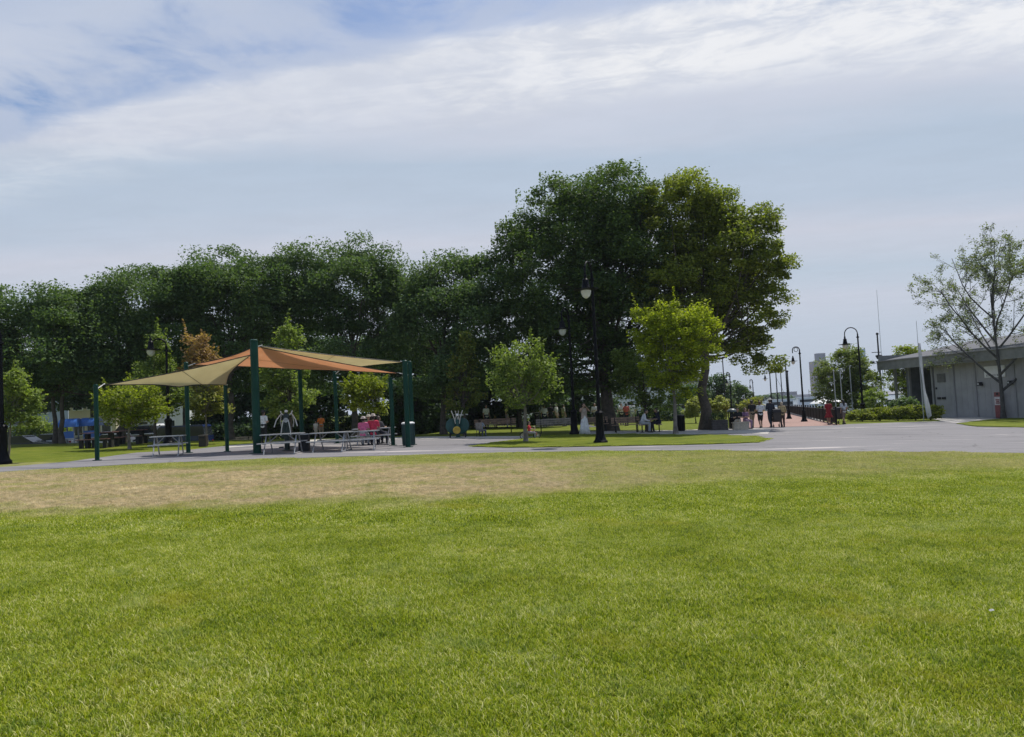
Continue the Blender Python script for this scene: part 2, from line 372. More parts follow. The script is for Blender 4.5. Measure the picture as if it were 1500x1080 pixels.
far_edge = [(1750, 612), (1560, 613), (1400, 614), (1380, 617), (1245, 621.5), (1210, 624), (1070, 628), (1050, 630.5), (1000, 633.5), (900, 636), (780, 640), (700, 641), (640, 640),
            (560, 641.5), (460, 644.5), (400, 648), (330, 653.5), (280, 659.5), (200, 663.5), (100, 677), (30, 683), (0, 685), (-120, 694)]
sheet('plaza', wob(gp(*(near_edge + far_edge))), M_asph, 0.012, 'grey asphalt plaza and path crossing the park')
sheet('kerb_strip', gp((330, 653.5), (400, 648), (460, 644.5), (560, 641.5), (640, 640), (765, 639.5), (765, 642), (640, 643), (560, 644.5), (460, 648), (400, 651.5), (335, 656.5)), M_conc, 0.02, 'pale concrete edging along the back of the plaza')
sheet('path', gp((850, 632.5), (920, 631.5), (1000, 630.5), (1075, 627.5), (1130, 629), (1125, 636), (1060, 635.5), (1000, 637), (920, 636.2), (850, 636.5)), M_conc, 0.018, 'pale concrete footpath behind the grass island')
isl = wob(gp((693, 655), (725, 649.5), (765, 644.5), (800, 640), (850, 637.5), (920, 637), (1000, 638), (1060, 638.5), (1105, 640.5), (1124, 644.5), (1110, 649), (1040, 651.5), (950, 653.5), (830, 655.5), (740, 656.5)), 0.08, 0.8)
sheet('lawn_island', isl, M_ground, 0.05, 'green grass island between the plaza and the big tree')
sheet('lawn_patch', wob(gp((1402, 621.5), (1440, 616.5), (1500, 611.5), (1600, 609), (1700, 612), (1700, 626), (1500, 626.8), (1430, 625.5)), 0.08), M_ground, 0.05, 'grass patch around the thin tree by the building')
sheet('sidewalk', gp((1365, 613.8), (1400, 610.5), (1500, 604.5), (1650, 600), (1650, 605), (1500, 610.8), (1440, 615.6), (1402, 620), (1385, 618.5)), M_conc, 0.022, 'pale concrete walk in front of the grey building')
pr = gp((1072, 627.8), (1210, 624))
sheet('promenade', [pr[0], pr[1], (FX0 + .3, FY0), (shore_x(125) + .3, 125), (shore_x(125) - 7, 125)], M_brick, 0.016, 'red brick waterfront promenade')
sheet('road', [(-110, 57), (6, 55), (6, 62), (-110, 64)], M_road, 0.02, 'grey street beyond the left lawn')
# sea wall, water, far shore
M_stone = pmat('sea_stone', (0.30, 0.29, 0.27), 0.9, 0.25, 1.2, 0.5)
m = MB(); a = Vector((shore_x(60), 60)); b = Vector((shore_x(260), 260)); d = (b - a).normalized(); n2 = Vector((d.y, -d.x))
q = [a, b, b + n2 * 0.6, a + n2 * 0.6]
m.add([(p.x, p.y, Hz(p.x, p.y) + 0.02) for p in q] + [(p.x, p.y, -8) for p in q], [(0, 1, 2, 3), (4, 7, 6, 5), (0, 4, 5, 1), (1, 5, 6, 2), (2, 6, 7, 3), (3, 7, 4, 0)])
tag(m.build('sea_wall', M_stone), 'stone sea wall below the promenade railing', 'sea wall')
wm = bpy.data.materials.new('harbour_water'); wm.use_nodes = True; t = wm.node_tree; b = t.nodes['Principled BSDF']
b.inputs['Base Color'].default_value = (0.05, 0.09, 0.11, 1); b.inputs['Roughness'].default_value = 0.12
g = nn(t, 'ShaderNodeNewGeometry'); bn = nn(t, 'ShaderNodeBump'); bn.inputs['Strength'].default_value = 0.5; bn.inputs['Distance'].default_value = 0.3
t.links.new(noise(t, g.outputs['Position'], 0.6, 5, 0.6), bn.inputs['Height']); t.links.new(bn.outputs[0], b.inputs['Normal'])
tag(MB().add([(-200, 60, -4), (2600, 60, -4), (2600, 2500, -4), (-200, 2500, -4)], [(0, 1, 2, 3)]).build('water', wm), 'grey blue harbour water', kind='structure')

# ------------------------------------------------------------------ grass blades
def blade_patch(name, rad, n, h0, h1, wid):
    r = rad * np.sqrt(RNG.random(n)); a = RNG.random(n) * 2 * np.pi
    # blades gather in tufts
    k = max(8, n // 22); tc_ = RNG.integers(0, k, n); tr = rad * np.sqrt(RNG.random(k)); ta = RNG.random(k) * 6.283
    px = np.where(RNG.random(n) < 0.6, tr[tc_] * np.cos(ta[tc_]) + RNG.normal(0, rad * .045, n), r * np.cos(a))
    py = np.where(RNG.random(n) < 0.6, tr[tc_] * np.sin(ta[tc_]) + RNG.normal(0, rad * .045, n), r * np.sin(a))
    hk = (0.6 + 0.7 * RNG.random(k) ** 1.4)[tc_]; h = (h0 + (h1 - h0) * RNG.random(n) ** 1.5) * hk; th = RNG.random(n) * 6.283; dx, dy = np.cos(th), np.sin(th)
    w_ = wid * (0.6 + 0.8 * RNG.random(n)); ln = h * (0.25 + 0.95 * RNG.random(n))
    b = np.stack([px, py, np.zeros(n)], 1); sx = np.stack([-dy, dx, np.zeros(n)], 1) * (w_ / 2)[:, None]
    mid = b + np.stack([dx * ln * .35, dy * ln * .35, h * .62], 1); tip = b + np.stack([dx * ln, dy * ln, h * (0.8 + .2 * RNG.random(n))], 1)
    vs = np.stack([b - sx, b + sx, mid + sx * .8, mid - sx * .8, tip + sx * .15, tip - sx * .15], 1).reshape(-1, 3)
    i = np.arange(n)[:, None] * 6
    fs = np.stack([np.concatenate([i, i + 1, i + 2, i + 3], 1), np.concatenate([i + 3, i + 2, i + 4, i + 5], 1)], 1).reshape(-1, 4)
    me = fast_mesh(name, vs, fs, np.repeat(RNG.random(n), 2)); me.materials.append(M_blade)
    return bpy.data.objects.new(name, me)
def grass_field(name, label, pts, scl, patches):
    me = bpy.data.meshes.new(name); me.from_pydata(pts, [], []); me.materials.append(M_blade)
    a = me.attributes.new('scl', 'FLOAT', 'POINT'); a.data.foreach_set('value', scl)
    o = bpy.data.objects.new(name, me); COL.objects.link(o)
    ng = bpy.data.node_groups.new(name + '_nodes', 'GeometryNodeTree')
    ng.interface.new_socket('Geometry', in_out='INPUT', socket_type='NodeSocketGeometry'); ng.interface.new_socket('Geometry', in_out='OUTPUT', socket_type='NodeSocketGeometry')
    gi = ng.nodes.new('NodeGroupInput'); go = ng.nodes.new('NodeGroupOutput'); jn = ng.nodes.new('GeometryNodeJoinGeometry')
    for p in patches:
        oi = ng.nodes.new('GeometryNodeObjectInfo'); oi.inputs[0].default_value = p; oi.inputs['As Instance'].default_value = True
        ng.links.new(oi.outputs['Geometry'], jn.inputs[0])
    ip = ng.nodes.new('GeometryNodeInstanceOnPoints'); ip.inputs['Pick Instance'].default_value = True
    ri = ng.nodes.new('FunctionNodeRandomValue'); ri.data_type = 'INT'; ri.inputs[4].default_value = 0; ri.inputs[5].default_value = len(patches) - 1
    rr = ng.nodes.new('FunctionNodeRandomValue'); rr.data_type = 'FLOAT_VECTOR'; rr.inputs[0].default_value = (0, 0, 0); rr.inputs[1].default_value = (0, 0, 6.283)
    at = ng.nodes.new('GeometryNodeInputNamedAttribute'); at.data_type = 'FLOAT'; at.inputs[0].default_value = 'scl'
    ng.links.new(gi.outputs[0], ip.inputs['Points']); ng.links.new(jn.outputs[0], ip.inputs['Instance']); ng.links.new(ri.outputs[2], ip.inputs['Instance Index'])
    ng.links.new(rr.outputs[0], ip.inputs['Rotation']); ng.links.new(at.outputs[0], ip.inputs['Scale']); ng.links.new(ip.outputs[0], go.inputs[0])
    md = o.modifiers.new('grass', 'NODES'); md.node_group = ng
    return tag(o, label, kind='stuff')
near_p = [blade_patch('grass_tuft', 0.34, 3900, 0.012, 0.037, 0.0044) for _ in range(4)]
far_p = [blade_patch('grass_tuft', 0.75, 6000, 0.013, 0.036, 0.0080) for _ in range(4)]
def scatter(y0, y1, st, s0, s1):
    pts, sc = [], []; y = y0
    while y < y1:
        xm = 0.72 * y + 1.8; x = -xm
        while x < xm:
            px, py = x + random.uniform(-.28, .28) * st, y + random.uniform(-.28, .28) * st
            pts.append((px, py, Hz(px, py))); sc.append(random.uniform(s0, s1)); x += st
        y += st
    return pts, sc
pts, sc = scatter(2.4, 10.5, 0.37, 0.95, 1.25)
grass_field('grass', 'short mown grass blades of the near lawn', pts, sc, near_p)
pts, sc = scatter(10.2, 26.0, 0.78, 0.85, 1.1)
pts = [(p, s) for p, s in zip(pts, sc) if True]
near_line = [G(u, v) for u, v in near_edge]
def before_path(p):
    for a, b in zip(near_line, near_line[1:]):
        if a.x <= p[0] <= b.x: return p[1] < a.y + (b.y - a.y) * (p[0] - a.x) / (b.x - a.x) - 0.5
    return p[1] < 20
ps = [(p, s) for p, s in pts if before_path(p)]
grass_field('grass', 'short mown grass blades of the far lawn before the path', [p for p, s in ps], [s for p, s in ps], far_p)

ir = [(x, y, Hz(x, y) + 0.045) for x, y in [(0.97 * (p[0] - 4.0) + 4.0, 0.97 * (p[1] - 33) + 33) for p in isl]]
grass_field('grass', 'short grass blades along the rim of the grass island', ir, [random.uniform(.35, .6) for _ in ir], far_p)
# ------------------------------------------------------------------ trees
M_bark = pmat('bark', (0.095, 0.078, 0.062), 0.95, 0.3, 5, 0.8)
M_bark_pale = pmat('bark_pale', (0.20, 0.175, 0.15), 0.9, 0.3, 4, 0.6)
M_locust = leafmat('leaf_locust', (0.056, 0.110, 0.050), (0.172, 0.245, 0.088), 0.37, 0.35)
M_maple = leafmat('leaf_maple', (0.040, 0.084, 0.034), (0.150, 0.212, 0.060), 0.37, 0.3)
M_plane = leafmat('leaf_plane', (0.098, 0.142, 0.026), (0.33, 0.355, 0.065), 0.46, 0.35)
M_lime = leafmat('leaf_lime', (0.13, 0.175, 0.016), (0.36, 0.40, 0.045), 0.48, 0.8)
M_bright = leafmat('leaf_lime_bright', (0.18, 0.235, 0.014), (0.52, 0.56, 0.05), 0.5, 0.8)
M_wf = leafmat('leaf_waterfront', (0.085, 0.13, 0.035), (0.29, 0.34, 0.085), 0.42, 0.4)
M_pale = leafmat('leaf_pale_shrub', (0.22, 0.25, 0.06), (0.55, 0.56, 0.22), 0.4, 0.9)
M_young = leafmat('leaf_young', (0.11, 0.17, 0.032), (0.32, 0.39, 0.11), 0.42, 0.9)
M_rust = leafmat('leaf_rust', (0.13, 0.155, 0.035), (0.36, 0.35, 0.085), 0.44, 0.9, top=(2.4, 4.2, (0.25, 0.165, 0.08), (0.48, 0.30, 0.16)))
M_olive = leafmat('leaf_olive', (0.09, 0.14, 0.03), (0.26, 0.31, 0.075), 0.40, 0.9, tint=(0.32, 0.25, 0.07))
M_dark = leafmat('leaf_dark', (0.040, 0.082, 0.040), (0.115, 0.180, 0.070), 0.32, 0.35)
M_hedge = leafmat('leaf_hedge', (0.085, 0.13, 0.014), (0.36, 0.38, 0.04), 0.42, 1.2)
M_sparse = leafmat('leaf_sparse', (0.09, 0.115, 0.06), (0.25, 0.29, 0.15), 0.45, 0.9)

def leaf_quads(c, size, rng, flat=0.35, asp=0.6):
    n = len(c); nrm = rng.normal(0, 1, (n, 3)); nrm[:, 2] += flat * np.sign(nrm[:, 2]) * 2
    nrm /= np.linalg.norm(nrm, axis=1)[:, None]
    a = rng.normal(0, 1, (n, 3)); a -= nrm * (a * nrm).sum(1)[:, None]; a /= np.linalg.norm(a, axis=1)[:, None]
    b = np.cross(nrm, a); s = (size * (0.6 + 0.8 * rng.random(n)))[:, None]
    dz = nrm * s * 0.12
    vs = np.stack([c - a * s * .5, c + b * s * .5 * asp + dz, c + a * s * .5, c - b * s * .5 * asp + dz], 1).reshape(-1, 3)
    i = np.arange(n)[:, None] * 4
    return vs, np.concatenate([i, i + 1, i + 2, i + 3], 1)
def limb(p0, p1, r0, r1, rng, sag=0.12, k=5):
    p0, p1 = Vector(p0), Vector(p1); d = p1 - p0; L_ = d.length; out = []
    off = Vector(rng.normal(0, 1, 3)) * L_ * 0.06
    for i in range(k + 1):
        q = i / k; b = math.sin(q * math.pi)
        out.append(p0 + d * q + off * b + Vector((0, 0, -L_ * sag * b if d.z < abs(d.x) + abs(d.y) else L_ * 0.02 * b)))
    return out, [r0 + (r1 - r0) * (i / k) ** .8 for i in range(k + 1)]
def lobes_from_px(lobes, base, y, deep=0.85):
    out = []
    for l in lobes:
        uc, vc, ru, rv = l[:4]; dy = l[4] if len(l) > 4 else 0.0
        c = P(uc, vc, y + dy) - base; k = (y + dy) / F
        out.append((np.array(c), np.array([ru * k, max(ru, rv) * k * deep, rv * k])))
    return out
def crown_points(lobes, nleaf, clump, rng, shell=0.45, zflat=0.6, gap=0.0):
    vol = np.array([np.prod(r) ** (2 / 3) for c, r in lobes]); vol /= vol.sum(); cl_, cen = [], []
    for (c, r), f in zip(lobes, vol):
        rad = float(np.mean(r)); nc = max(6, int(2.3 * (rad / clump) ** 2 * 3.0))
        d = rng.normal(0, 1, (nc, 3)); d /= np.linalg.norm(d, axis=1)[:, None]
        rr = shell + (1 - shell) * rng.random(nc) ** 0.6
        # uneven outline: the radius swells and shrinks with direction
        wv = (1 + 0.09 * np.sin(3.1 * d[:, 0] * 2 + c[0]) + 0.08 * np.sin(5.3 * d[:, 2] + 2 * d[:, 1] + c[2])) * (0.90 + 0.14 * rng.random(nc))
        cc = c + d * r * (rr * wv)[:, None]
        cc = cc[rng.random(nc) > gap]; nc = len(cc)
        if nc == 0: continue
        cen.append(cc); n = int(nleaf * f); idx = rng.integers(0, nc, n)
        sz = clump * (0.55 + 0.8 * rng.random(nc))
        off = np.clip(rng.normal(0, 0.5, (n, 3)), -.72, .72); off[:, 2] *= zflat
        cl_.append(cc[idx] + off * sz[idx][:, None])
    return np.concatenate(cl_), np.concatenate(cen)
def tree(name, label, base, lobes, nleaf, leaf, mat, trunk_r, clump=0.7, group=None, y=None, bark=None, seed=1, fork=0.45, limbs=26, shell=0.45, zflat=0.6,
         gap=0.0, cat='tree', stems=1, lean=(0, 0), flat=0.35, deep=0.85, shoots=0):
    rng = np.random.default_rng(seed * 101 + 5)
    b = base if isinstance(base, Vector) else G(*base)
    yy = y or b.y
    lb = lobes_from_px(lobes, b, yy, deep)
    root = thing(name, label, cat, b, 0.0, group)
    pts, cen = crown_points(lb, nleaf, clump, rng, shell, zflat, gap)
    if shoots:
        up = cen[cen[:, 2] > np.quantile(cen[:, 2], .45)]; cc_ = cen.mean(0)
        for _ in range(shoots):
            p0 = up[rng.integers(0, len(up))]; dv = p0 - cc_; dv /= np.linalg.norm(dv) + 1e-6; dv = dv * .8 + np.array([0, 0, .7]) + rng.normal(0, .15, 3); ls = clump * rng.uniform(.8, 1.9)
            q_ = rng.random(34)[:, None]; pts = np.concatenate([pts, p0 + dv * ls * q_ + rng.normal(0, clump * .16, (34, 3)) * (1.15 - q_)])
    pts = pts[pts[:, 2] > 0.12]
    vs, fs = leaf_quads(pts, leaf, rng, flat)
    zlo = min(c[2] - r[2] for c, r in lb); ztop = max(c[2] + r[2] for c, r in lb)
    cm = sum(c for c, r in lb) / len(lb)
    m = MB(); zf = max(0.25, zlo + (ztop - zlo) * 0.10)
    for s_ in range(stems):
        ox, oy = (0, 0) if stems == 1 else (math.cos(s_ * 2.4) * trunk_r * 1.5, math.sin(s_ * 2.4) * trunk_r * 1.5)
        top = Vector((cm[0] * 0.6 + ox * 3, cm[1] * 0.4 + oy * 3, zlo + (ztop - zlo) * 0.62)); k = 9; tp, tr_ = [], []
        jx = rng.normal(0, trunk_r * 0.25, (k + 1, 2))
        for i in range(k + 1):
            q = i / k; z = -0.1 + (top.z + 0.1) * q
            tp.append(Vector((ox + (top.x - ox) * q ** 1.6 + lean[0] * q + jx[i, 0] * (i > 0), oy + (top.y - oy) * q ** 1.6 + jx[i, 1] * (i > 0), z)))
            fl = 1 + 0.55 * math.exp(-max(z, 0) / (trunk_r * 1.6))
            tr_.append(trunk_r * fl * (1 - 0.75 * q) / (1 if stems == 1 else 1.4))
        m.tube(tp, tr_, 10)
        sel = rng.choice(len(cen), min(limbs, len(cen)), replace=False)
        for j in sel:
            e = Vector(cen[j]); q = min(0.95, max(0.22, fork * (0.6 + 0.9 * rng.random()))); i0 = min(k - 1, int(q * k))
            p0 = tp[i0].lerp(tp[i0 + 1], q * k - i0)
            if p0.z < zf: p0 = Vector((ox, oy, zf))
            p0.z = min(p0.z, max(zf, e.z)); 
            lp, lr = limb(p0, p0.lerp(e, 0.92), trunk_r * 0.34, trunk_r * 0.05, rng)
            m.tube(lp, lr, 6)
            mid = lp[3]
            for _ in range(2):
                e2 = Vector(cen[rng.integers(0, len(cen))])
                if (e2 - mid).length < (ztop - zlo) * 0.4:
                    lp2, lr2 = limb(mid, mid.lerp(e2, 0.9), trunk_r * 0.14, trunk_r * 0.03, rng, k=4); m.tube(lp2, lr2, 5)
    m.build('trunk', bark or M_bark, root, True)
    me = fast_mesh('crown', vs, fs, rng.random(len(fs))); me.materials.append(mat)
    o = bpy.data.objects.new('crown', me); COL.objects.link(o); o.parent = root
    return root

GL = 'dark locust trees along the back lawn'
LK = dict(clump=1.15, group=GL, zflat=0.6, flat=0.25, deep=0.95)
LN = 'locust_tree'
tree(LN, 'dark locust tree at far left with two trunks beside blue play tower', (84, 650), [(70, 500, 95, 60), (20, 465, 62, 42), (95, 455, 55, 38), (110, 540, 55, 50), (5, 540, 60, 50), (128, 458, 45, 38)], 80000, 0.16, M_locust, 0.20, seed=1, stems=2, gap=.05, **LK)
tree(LN, 'dark locust tree over the twin white lawn cars, second crown from the left edge', (180, 646), [(215, 440, 72, 52), (160, 460, 45, 42), (250, 490, 62, 58), (185, 520, 62, 52), (276, 425, 45, 40)], 76000, 0.16, M_locust, 0.19, seed=2, gap=.1, **LK)
tree(LN, 'dark locust tree rising behind the orange sail peak with sky holes', (338, 642), [(345, 415, 78, 54), (300, 450, 50, 55), (385, 470, 55, 42), (330, 520, 70, 50), (415, 425, 42, 45), (298, 412, 48, 42), (388, 408, 42, 42)], 76000, 0.16, M_locust, 0.20, seed=3, gap=.2, **LK)
tree(LN, 'tallest dark locust tree with broad dome behind the olive sail', (520, 637), [(515, 410, 80, 56), (470, 445, 52, 60), (560, 455, 48, 62), (510, 510, 85, 60), (596, 450, 38, 42), (450, 412, 36, 42), (478, 402, 46, 42), (556, 404, 42, 44)], 84000, 0.16, M_locust, 0.20, seed=4, gap=.12, **LK)
tree(LN, 'dark locust tree beside the big maple, left of it, lower crown', (650, 636), [(668, 430, 68, 55), (620, 470, 45, 50), (700, 470, 50, 70), (655, 530, 75, 55), (636, 424, 40, 40), (702, 418, 42, 42)], 76000, 0.16, M_locust, 0.19, seed=5, gap=.05, **LK)
GB = 'dark trees of the second row behind the locusts'
for i, (u, vt, ru, y) in enumerate([(-60, 470, 90, 60), (30, 520, 80, 74), (135, 500, 70, 64), (270, 500, 85, 62), (425, 470, 80, 66), (445, 560, 60, 58), (590, 470, 75, 62), (600, 560, 70, 56), (700, 540, 80, 60), (760, 520, 70, 58), (830, 560, 70, 66), (340, 570, 60, 64)]):
    b = at_y(u, y); cv = 622 if u < 400 else 608
    tree('shade_tree', ['dark tree cut by the left picture edge, behind the locusts', 'dark tree behind the twin locust trunks at left', 'dark tree behind the low post end of the olive sail',
        'dark tree behind the rust coloured sapling', 'dark tree showing sky holes above the sail peak', 'dark low tree behind the black exercise machine', 'dark tree filling the dip between two locust crowns',
        'dark low tree behind the green bin post', 'dark tree behind the slim conical sapling', 'dark tree under the left skirt of the big maple', 'dark tree low behind the white dress', 'dark low tree behind the white shirted man'][i],
        b, [(u, (vt + cv - 26) / 2, ru, (cv - 26 - vt) / 2), (u + ru * .4, vt + 45, ru * .6, 40), (u - ru * .45, vt + 60, ru * .55, 45)], 20000, 0.30, M_dark, 0.22, clump=0.9, group=GB, y=y, seed=20 + i, limbs=14, gap=.1 if i != 4 else .3)
tree('maple_tree', 'huge dark green maple, largest tree, thick trunk behind the near lamp post', (894, 631),
     [(850, 330, 105, 80), (808, 298, 46, 42), (905, 300, 85, 55), (765, 350, 40, 45), (800, 420, 85, 95), (900, 430, 95, 105), (770, 500, 62, 70), (850, 530, 95, 62), (930, 520, 55, 60), (960, 380, 60, 90), (745, 370, 30, 30), (830, 450, 75, 70, -1.4), (905, 400, 75, 70, -1.6), (880, 330, 60, 50, -1.2)],
     170000, 0.175, M_maple, 0.42, clump=1.0, seed=40, limbs=46, deep=0.95, gap=.03)
tree('plane_tree', 'tall olive green plane tree with drooping right branches over the promenade', (1034, 630),
     [(1000, 310, 65, 60), (1050, 310, 45, 52), (1060, 390, 75, 80), (1120, 390, 40, 48), (1010, 420, 80, 90), (1090, 460, 55, 48), (1110, 325, 26, 30), (1085, 510, 35, 22), (1125, 535, 22, 13)],
     95000, 0.18, M_plane, 0.32, clump=0.72, seed=41, limbs=52, gap=.24, fork=.4)
tree('lime_tree', 'bright lime green young tree with round crown on the grass island', (990, 636), [(992, 480, 62, 46), (1015, 500, 48, 48), (960, 490, 36, 48), (985, 530, 50, 40), (1000, 560, 32, 22)], 27000, 0.145, M_bright, 0.11, clump=0.45, seed=42, bark=M_bark_pale, limbs=34, gap=.08, shoots=8)
tree('young_tree', 'small dull green tree leaning out behind the lime green tree', (948, 633), [(918, 535, 22, 30), (940, 560, 34, 30), (965, 590, 34, 20)], 5500, 0.16, M_young, 0.09, clump=0.4, seed=43, gap=.24, shoots=26)
tree('young_tree', 'round pale green young tree at the left tip of the grass island', (770, 648), [(768, 530, 44, 32), (745, 555, 30, 32), (792, 552, 28, 38), (765, 578, 40, 24)], 7000, 0.13, M_young, 0.10, clump=0.33, seed=44, bark=M_bark_pale, limbs=34, gap=.24, zflat=.8, shoots=26)
tree('young_tree', 'slim conical olive young tree behind the green disc machine', (681, 638), [(679, 510, 13, 26), (680, 545, 21, 32), (678, 580, 30, 26)], 6500, 0.16, M_olive, 0.09, clump=0.42, seed=45, gap=.2, shoots=26)
tree('young_tree', 'low spreading lime young tree under the olive sail corner beside picnic table', (190, 658), [(195, 585, 44, 26), (165, 595, 24, 22), (220, 600, 26, 22), (190, 608, 40, 16)], 7500, 0.125, M_lime, 0.075, clump=0.36, seed=46, bark=M_bark_pale, limbs=30, zflat=.7, gap=.2, shoots=26)
tree('young_tree', 'pale green pointed young tree behind the left lamp arm', at_y(226, 41), [(232, 515, 14, 26), (230, 550, 34, 30), (250, 580, 34, 28), (205, 575, 24, 26)], 8500, 0.15, M_young, 0.09, clump=0.42, seed=47, gap=.24, shoots=26)
tree('young_tree', 'young tree with rust coloured top behind the orange sail', (303, 651), [(293, 510, 20, 20), (296, 545, 30, 28), (305, 590, 34, 26)], 7500, 0.15, M_rust, 0.06, clump=0.40, seed=48, bark=M_bark_pale, gap=.24, shoots=26)
tree('young_tree', 'green pointed young tree behind the black exercise machine and olive sail', (427, 648), [(424, 505, 20, 28), (420, 545, 34, 32), (425, 585, 42, 30)], 9000, 0.16, M_young, 0.09, clump=0.42, seed=49, gap=.24, shoots=26)
tree('young_tree', 'bright green small tree above the two seated red and pink backs', (560, 645), [(535, 570, 34, 22), (520, 585, 20, 18), (548, 592, 24, 14)], 5000, 0.15, M_lime, 0.06, clump=0.36, seed=50, gap=.24, shoots=26)
tree('young_tree', 'slender pale leaved young tree beside the lamp post at left edge', (13, 678), [(15, 565, 22, 24), (35, 592, 26, 22), (8, 600, 20, 26), (45, 612, 16, 12)], 5000, 0.11, M_young, 0.045, clump=0.32, seed=51, bark=M_bark_pale, gap=.24, limbs=30, shoots=26)
tree('waterfront_tree', 'broad green tree beside the promenade end behind two walkers', at_y(1238, 70), [(1235, 540, 38, 30), (1215, 565, 26, 26), (1262, 560, 26, 40), (1240, 585, 40, 24), (1238, 520, 22, 14)], 22000, 0.2, M_wf, 0.2, clump=0.6, y=70, seed=52, gap=.1)
tree('waterfront_tree', 'yellow green tree top showing over the grey building roof end', at_y(1330, 88), [(1325, 522, 28, 16), (1310, 535, 18, 14), (1330, 560, 24, 26)], 6500, 0.28, M_lime, 0.18, clump=0.7, y=88, seed=53, gap=.25)
for i, (u, vt, ru, y, mt, lab) in enumerate([(1048, 548, 26, 95, M_dark, 'dark distant tree behind the plane tree trunk'), (1078, 560, 20, 110, M_maple, 'dark green distant tree left of the promenade walkers'),
        (1098, 575, 12, 100, M_rust, 'reddish brown small distant tree above the seated people'), (1010, 565, 26, 90, M_dark, 'dark distant tree between lime tree and plane trunk')]):
    tree('distant_tree', lab, at_y(u, y), [(u, (vt + 612) / 2, ru, (612 - vt) / 2), (u + ru * .5, vt + 18, ru * .5, 14)], 5000, 0.32, mt, 0.2, clump=0.9, y=y, seed=60 + i, limbs=8, group='distant trees left of the promenade')

def shrub(name, label, base, lobes, n, leaf, mat, seed, group=None, clump=0.3):
    return tree(name, label, base, lobes, n, leaf, mat, 0.05, clump=clump, group=group, seed=seed, limbs=12, cat='shrub', fork=.5)
shrub('round_shrub', 'pale topped round shrub left of the plane tree trunk', at_y(1018, 60), [(1016, 598, 16, 15)], 5000, 0.14, M_pale, 70, 'round shrubs behind the plane tree')
shrub('round_shrub', 'pale topped round shrub right of the plane tree trunk', at_y(1052, 60), [(1052, 596, 17, 16)], 5400, 0.14, M_pale, 71, 'round shrubs behind the plane tree')
for i, (u, v, ru, rv) in enumerate([(1262, 611, 21, 10), (1288, 609, 21, 12), (1314, 607, 21, 13), (1340, 606, 20, 13), (1362, 605, 18, 12)]):
    shrub('low_shrub', ['leftmost low shrub at the foot of the tall lamp post', 'low shrub just right of the tall lamp post foot', 'middle low shrub in the row before the porch', 'low shrub under the white feather flag', 'rightmost low shrub beside the grey wall'][i],
          at_y(u, 55.5), [(u, v, ru, rv), (u + 5, v - 4, ru * .6, rv * .6)], 6500, 0.13, M_hedge, 80 + i, 'low shrubs before the grey building', 0.28)
shrub('porch_shrub', 'dark green upright shrub in front of the porch recess', at_y(1332, 60), [(1328, 592, 22, 10)], 2200, 0.18, M_locust, 88)
shrub('wild_shrub', 'loose grey green bush between tall lamp post and dark mast', at_y(1285, 62), [(1282, 588, 20, 20)], 1800, 0.2, M_young, 89)

# the thin, half bare tree by the building
M_bark_grey = pmat('bark_grey', (0.075, 0.072, 0.068), .9, .3, 5, .6)
def bare_tree():
    rng = np.random.default_rng(11); b = G(1470, 614); k = b.y / F
    root = thing('sparse_tree', 'thin sparsely leaved tree with visible branches before the grey building', 'tree', b)
    m = MB(); tips = []
    H = (614 - 340) * k
    def branch(p, d, ln, r, dep):
        n = 5; pts = [p]; dd = d.copy()
        for i in range(n):
            dd = (dd + Vector(rng.normal(0, 0.085, 3)) + Vector((0, 0, 0.05 if dep < 3 else -0.02))).normalized(); pts.append(pts[-1] + dd * ln / n)
        m.tube(pts, [max(0.007, r * (1 - .7 * i / n)) for i in range(n + 1)], 6 if dep < 3 else 4)
        if dep >= 3: tips.extend((q, dep) for q in pts[1:])
        elif dep == 2: tips.extend((q, dep) for q in pts[3:])
        if dep == 4: return
        for j in range([0, 8, 5, 4][dep]):
            q = rng.uniform(.22, 1.0); i0 = min(n - 1, int(q * n)); s0 = pts[i0].lerp(pts[i0 + 1], q * n - i0); ang = R(rng.uniform(28, 58)); a = rng.random() * 6.283
            x = dd.orthogonal().normalized(); y_ = dd.cross(x); nd = (dd * math.cos(ang) + (x * math.cos(a) + y_ * math.sin(a)) * math.sin(ang)).normalized()
            branch(s0, nd, ln * rng.uniform(.36, .52) * (1.15 - .4 * q), max(.008, r * .42 * (1.1 - .5 * q)), dep + 1)
    tp_ = [Vector((0.10 * math.sin(z * .5) - .015 * z, .08 * math.sin(z * .4), z)) for z in np.linspace(-.1, H * .70, 12)]
    m.tube(tp_, [0.17 * (1 - .85 * (i / 11) ** .8) + (.07 if i == 0 else 0) for i in range(12)], 10)
    nb = 12
    for j in range(nb):
        q = .22 + .74 * j / nb; z = H * .70 * q; i0 = min(10, int(q * 11)); p = tp_[i0].lerp(tp_[i0 + 1], q * 11 - i0); a = j * 2.4 + rng.normal(0, .25)
        ang = R(56 - 26 * q + rng.normal(0, 4)); d = Vector((math.cos(a) * math.sin(ang), math.sin(a) * math.sin(ang), math.cos(ang)))
        branch(p, d, H * (.50 - .22 * abs(q - .40)) * rng.uniform(.88, 1.04), .095 * (1.15 - .6 * q), 1)
    m.build('trunk', M_bark_grey, root, True)
    c = np.array([t_[0] for t_ in tips if rng.random() < .46 for _ in range(3)]) ; c = c + rng.normal(0, 0.11, c.shape)
    vs, fs = leaf_quads(c, 0.145, rng, 0.3)
    me = fast_mesh('crown', vs, fs, rng.random(len(fs))); me.materials.append(M_sparse)
    o = bpy.data.objects.new('crown', me); COL.objects.link(o); o.parent = root
    print('bare tree', H, c.min(0), c.max(0), len(c))
bare_tree()

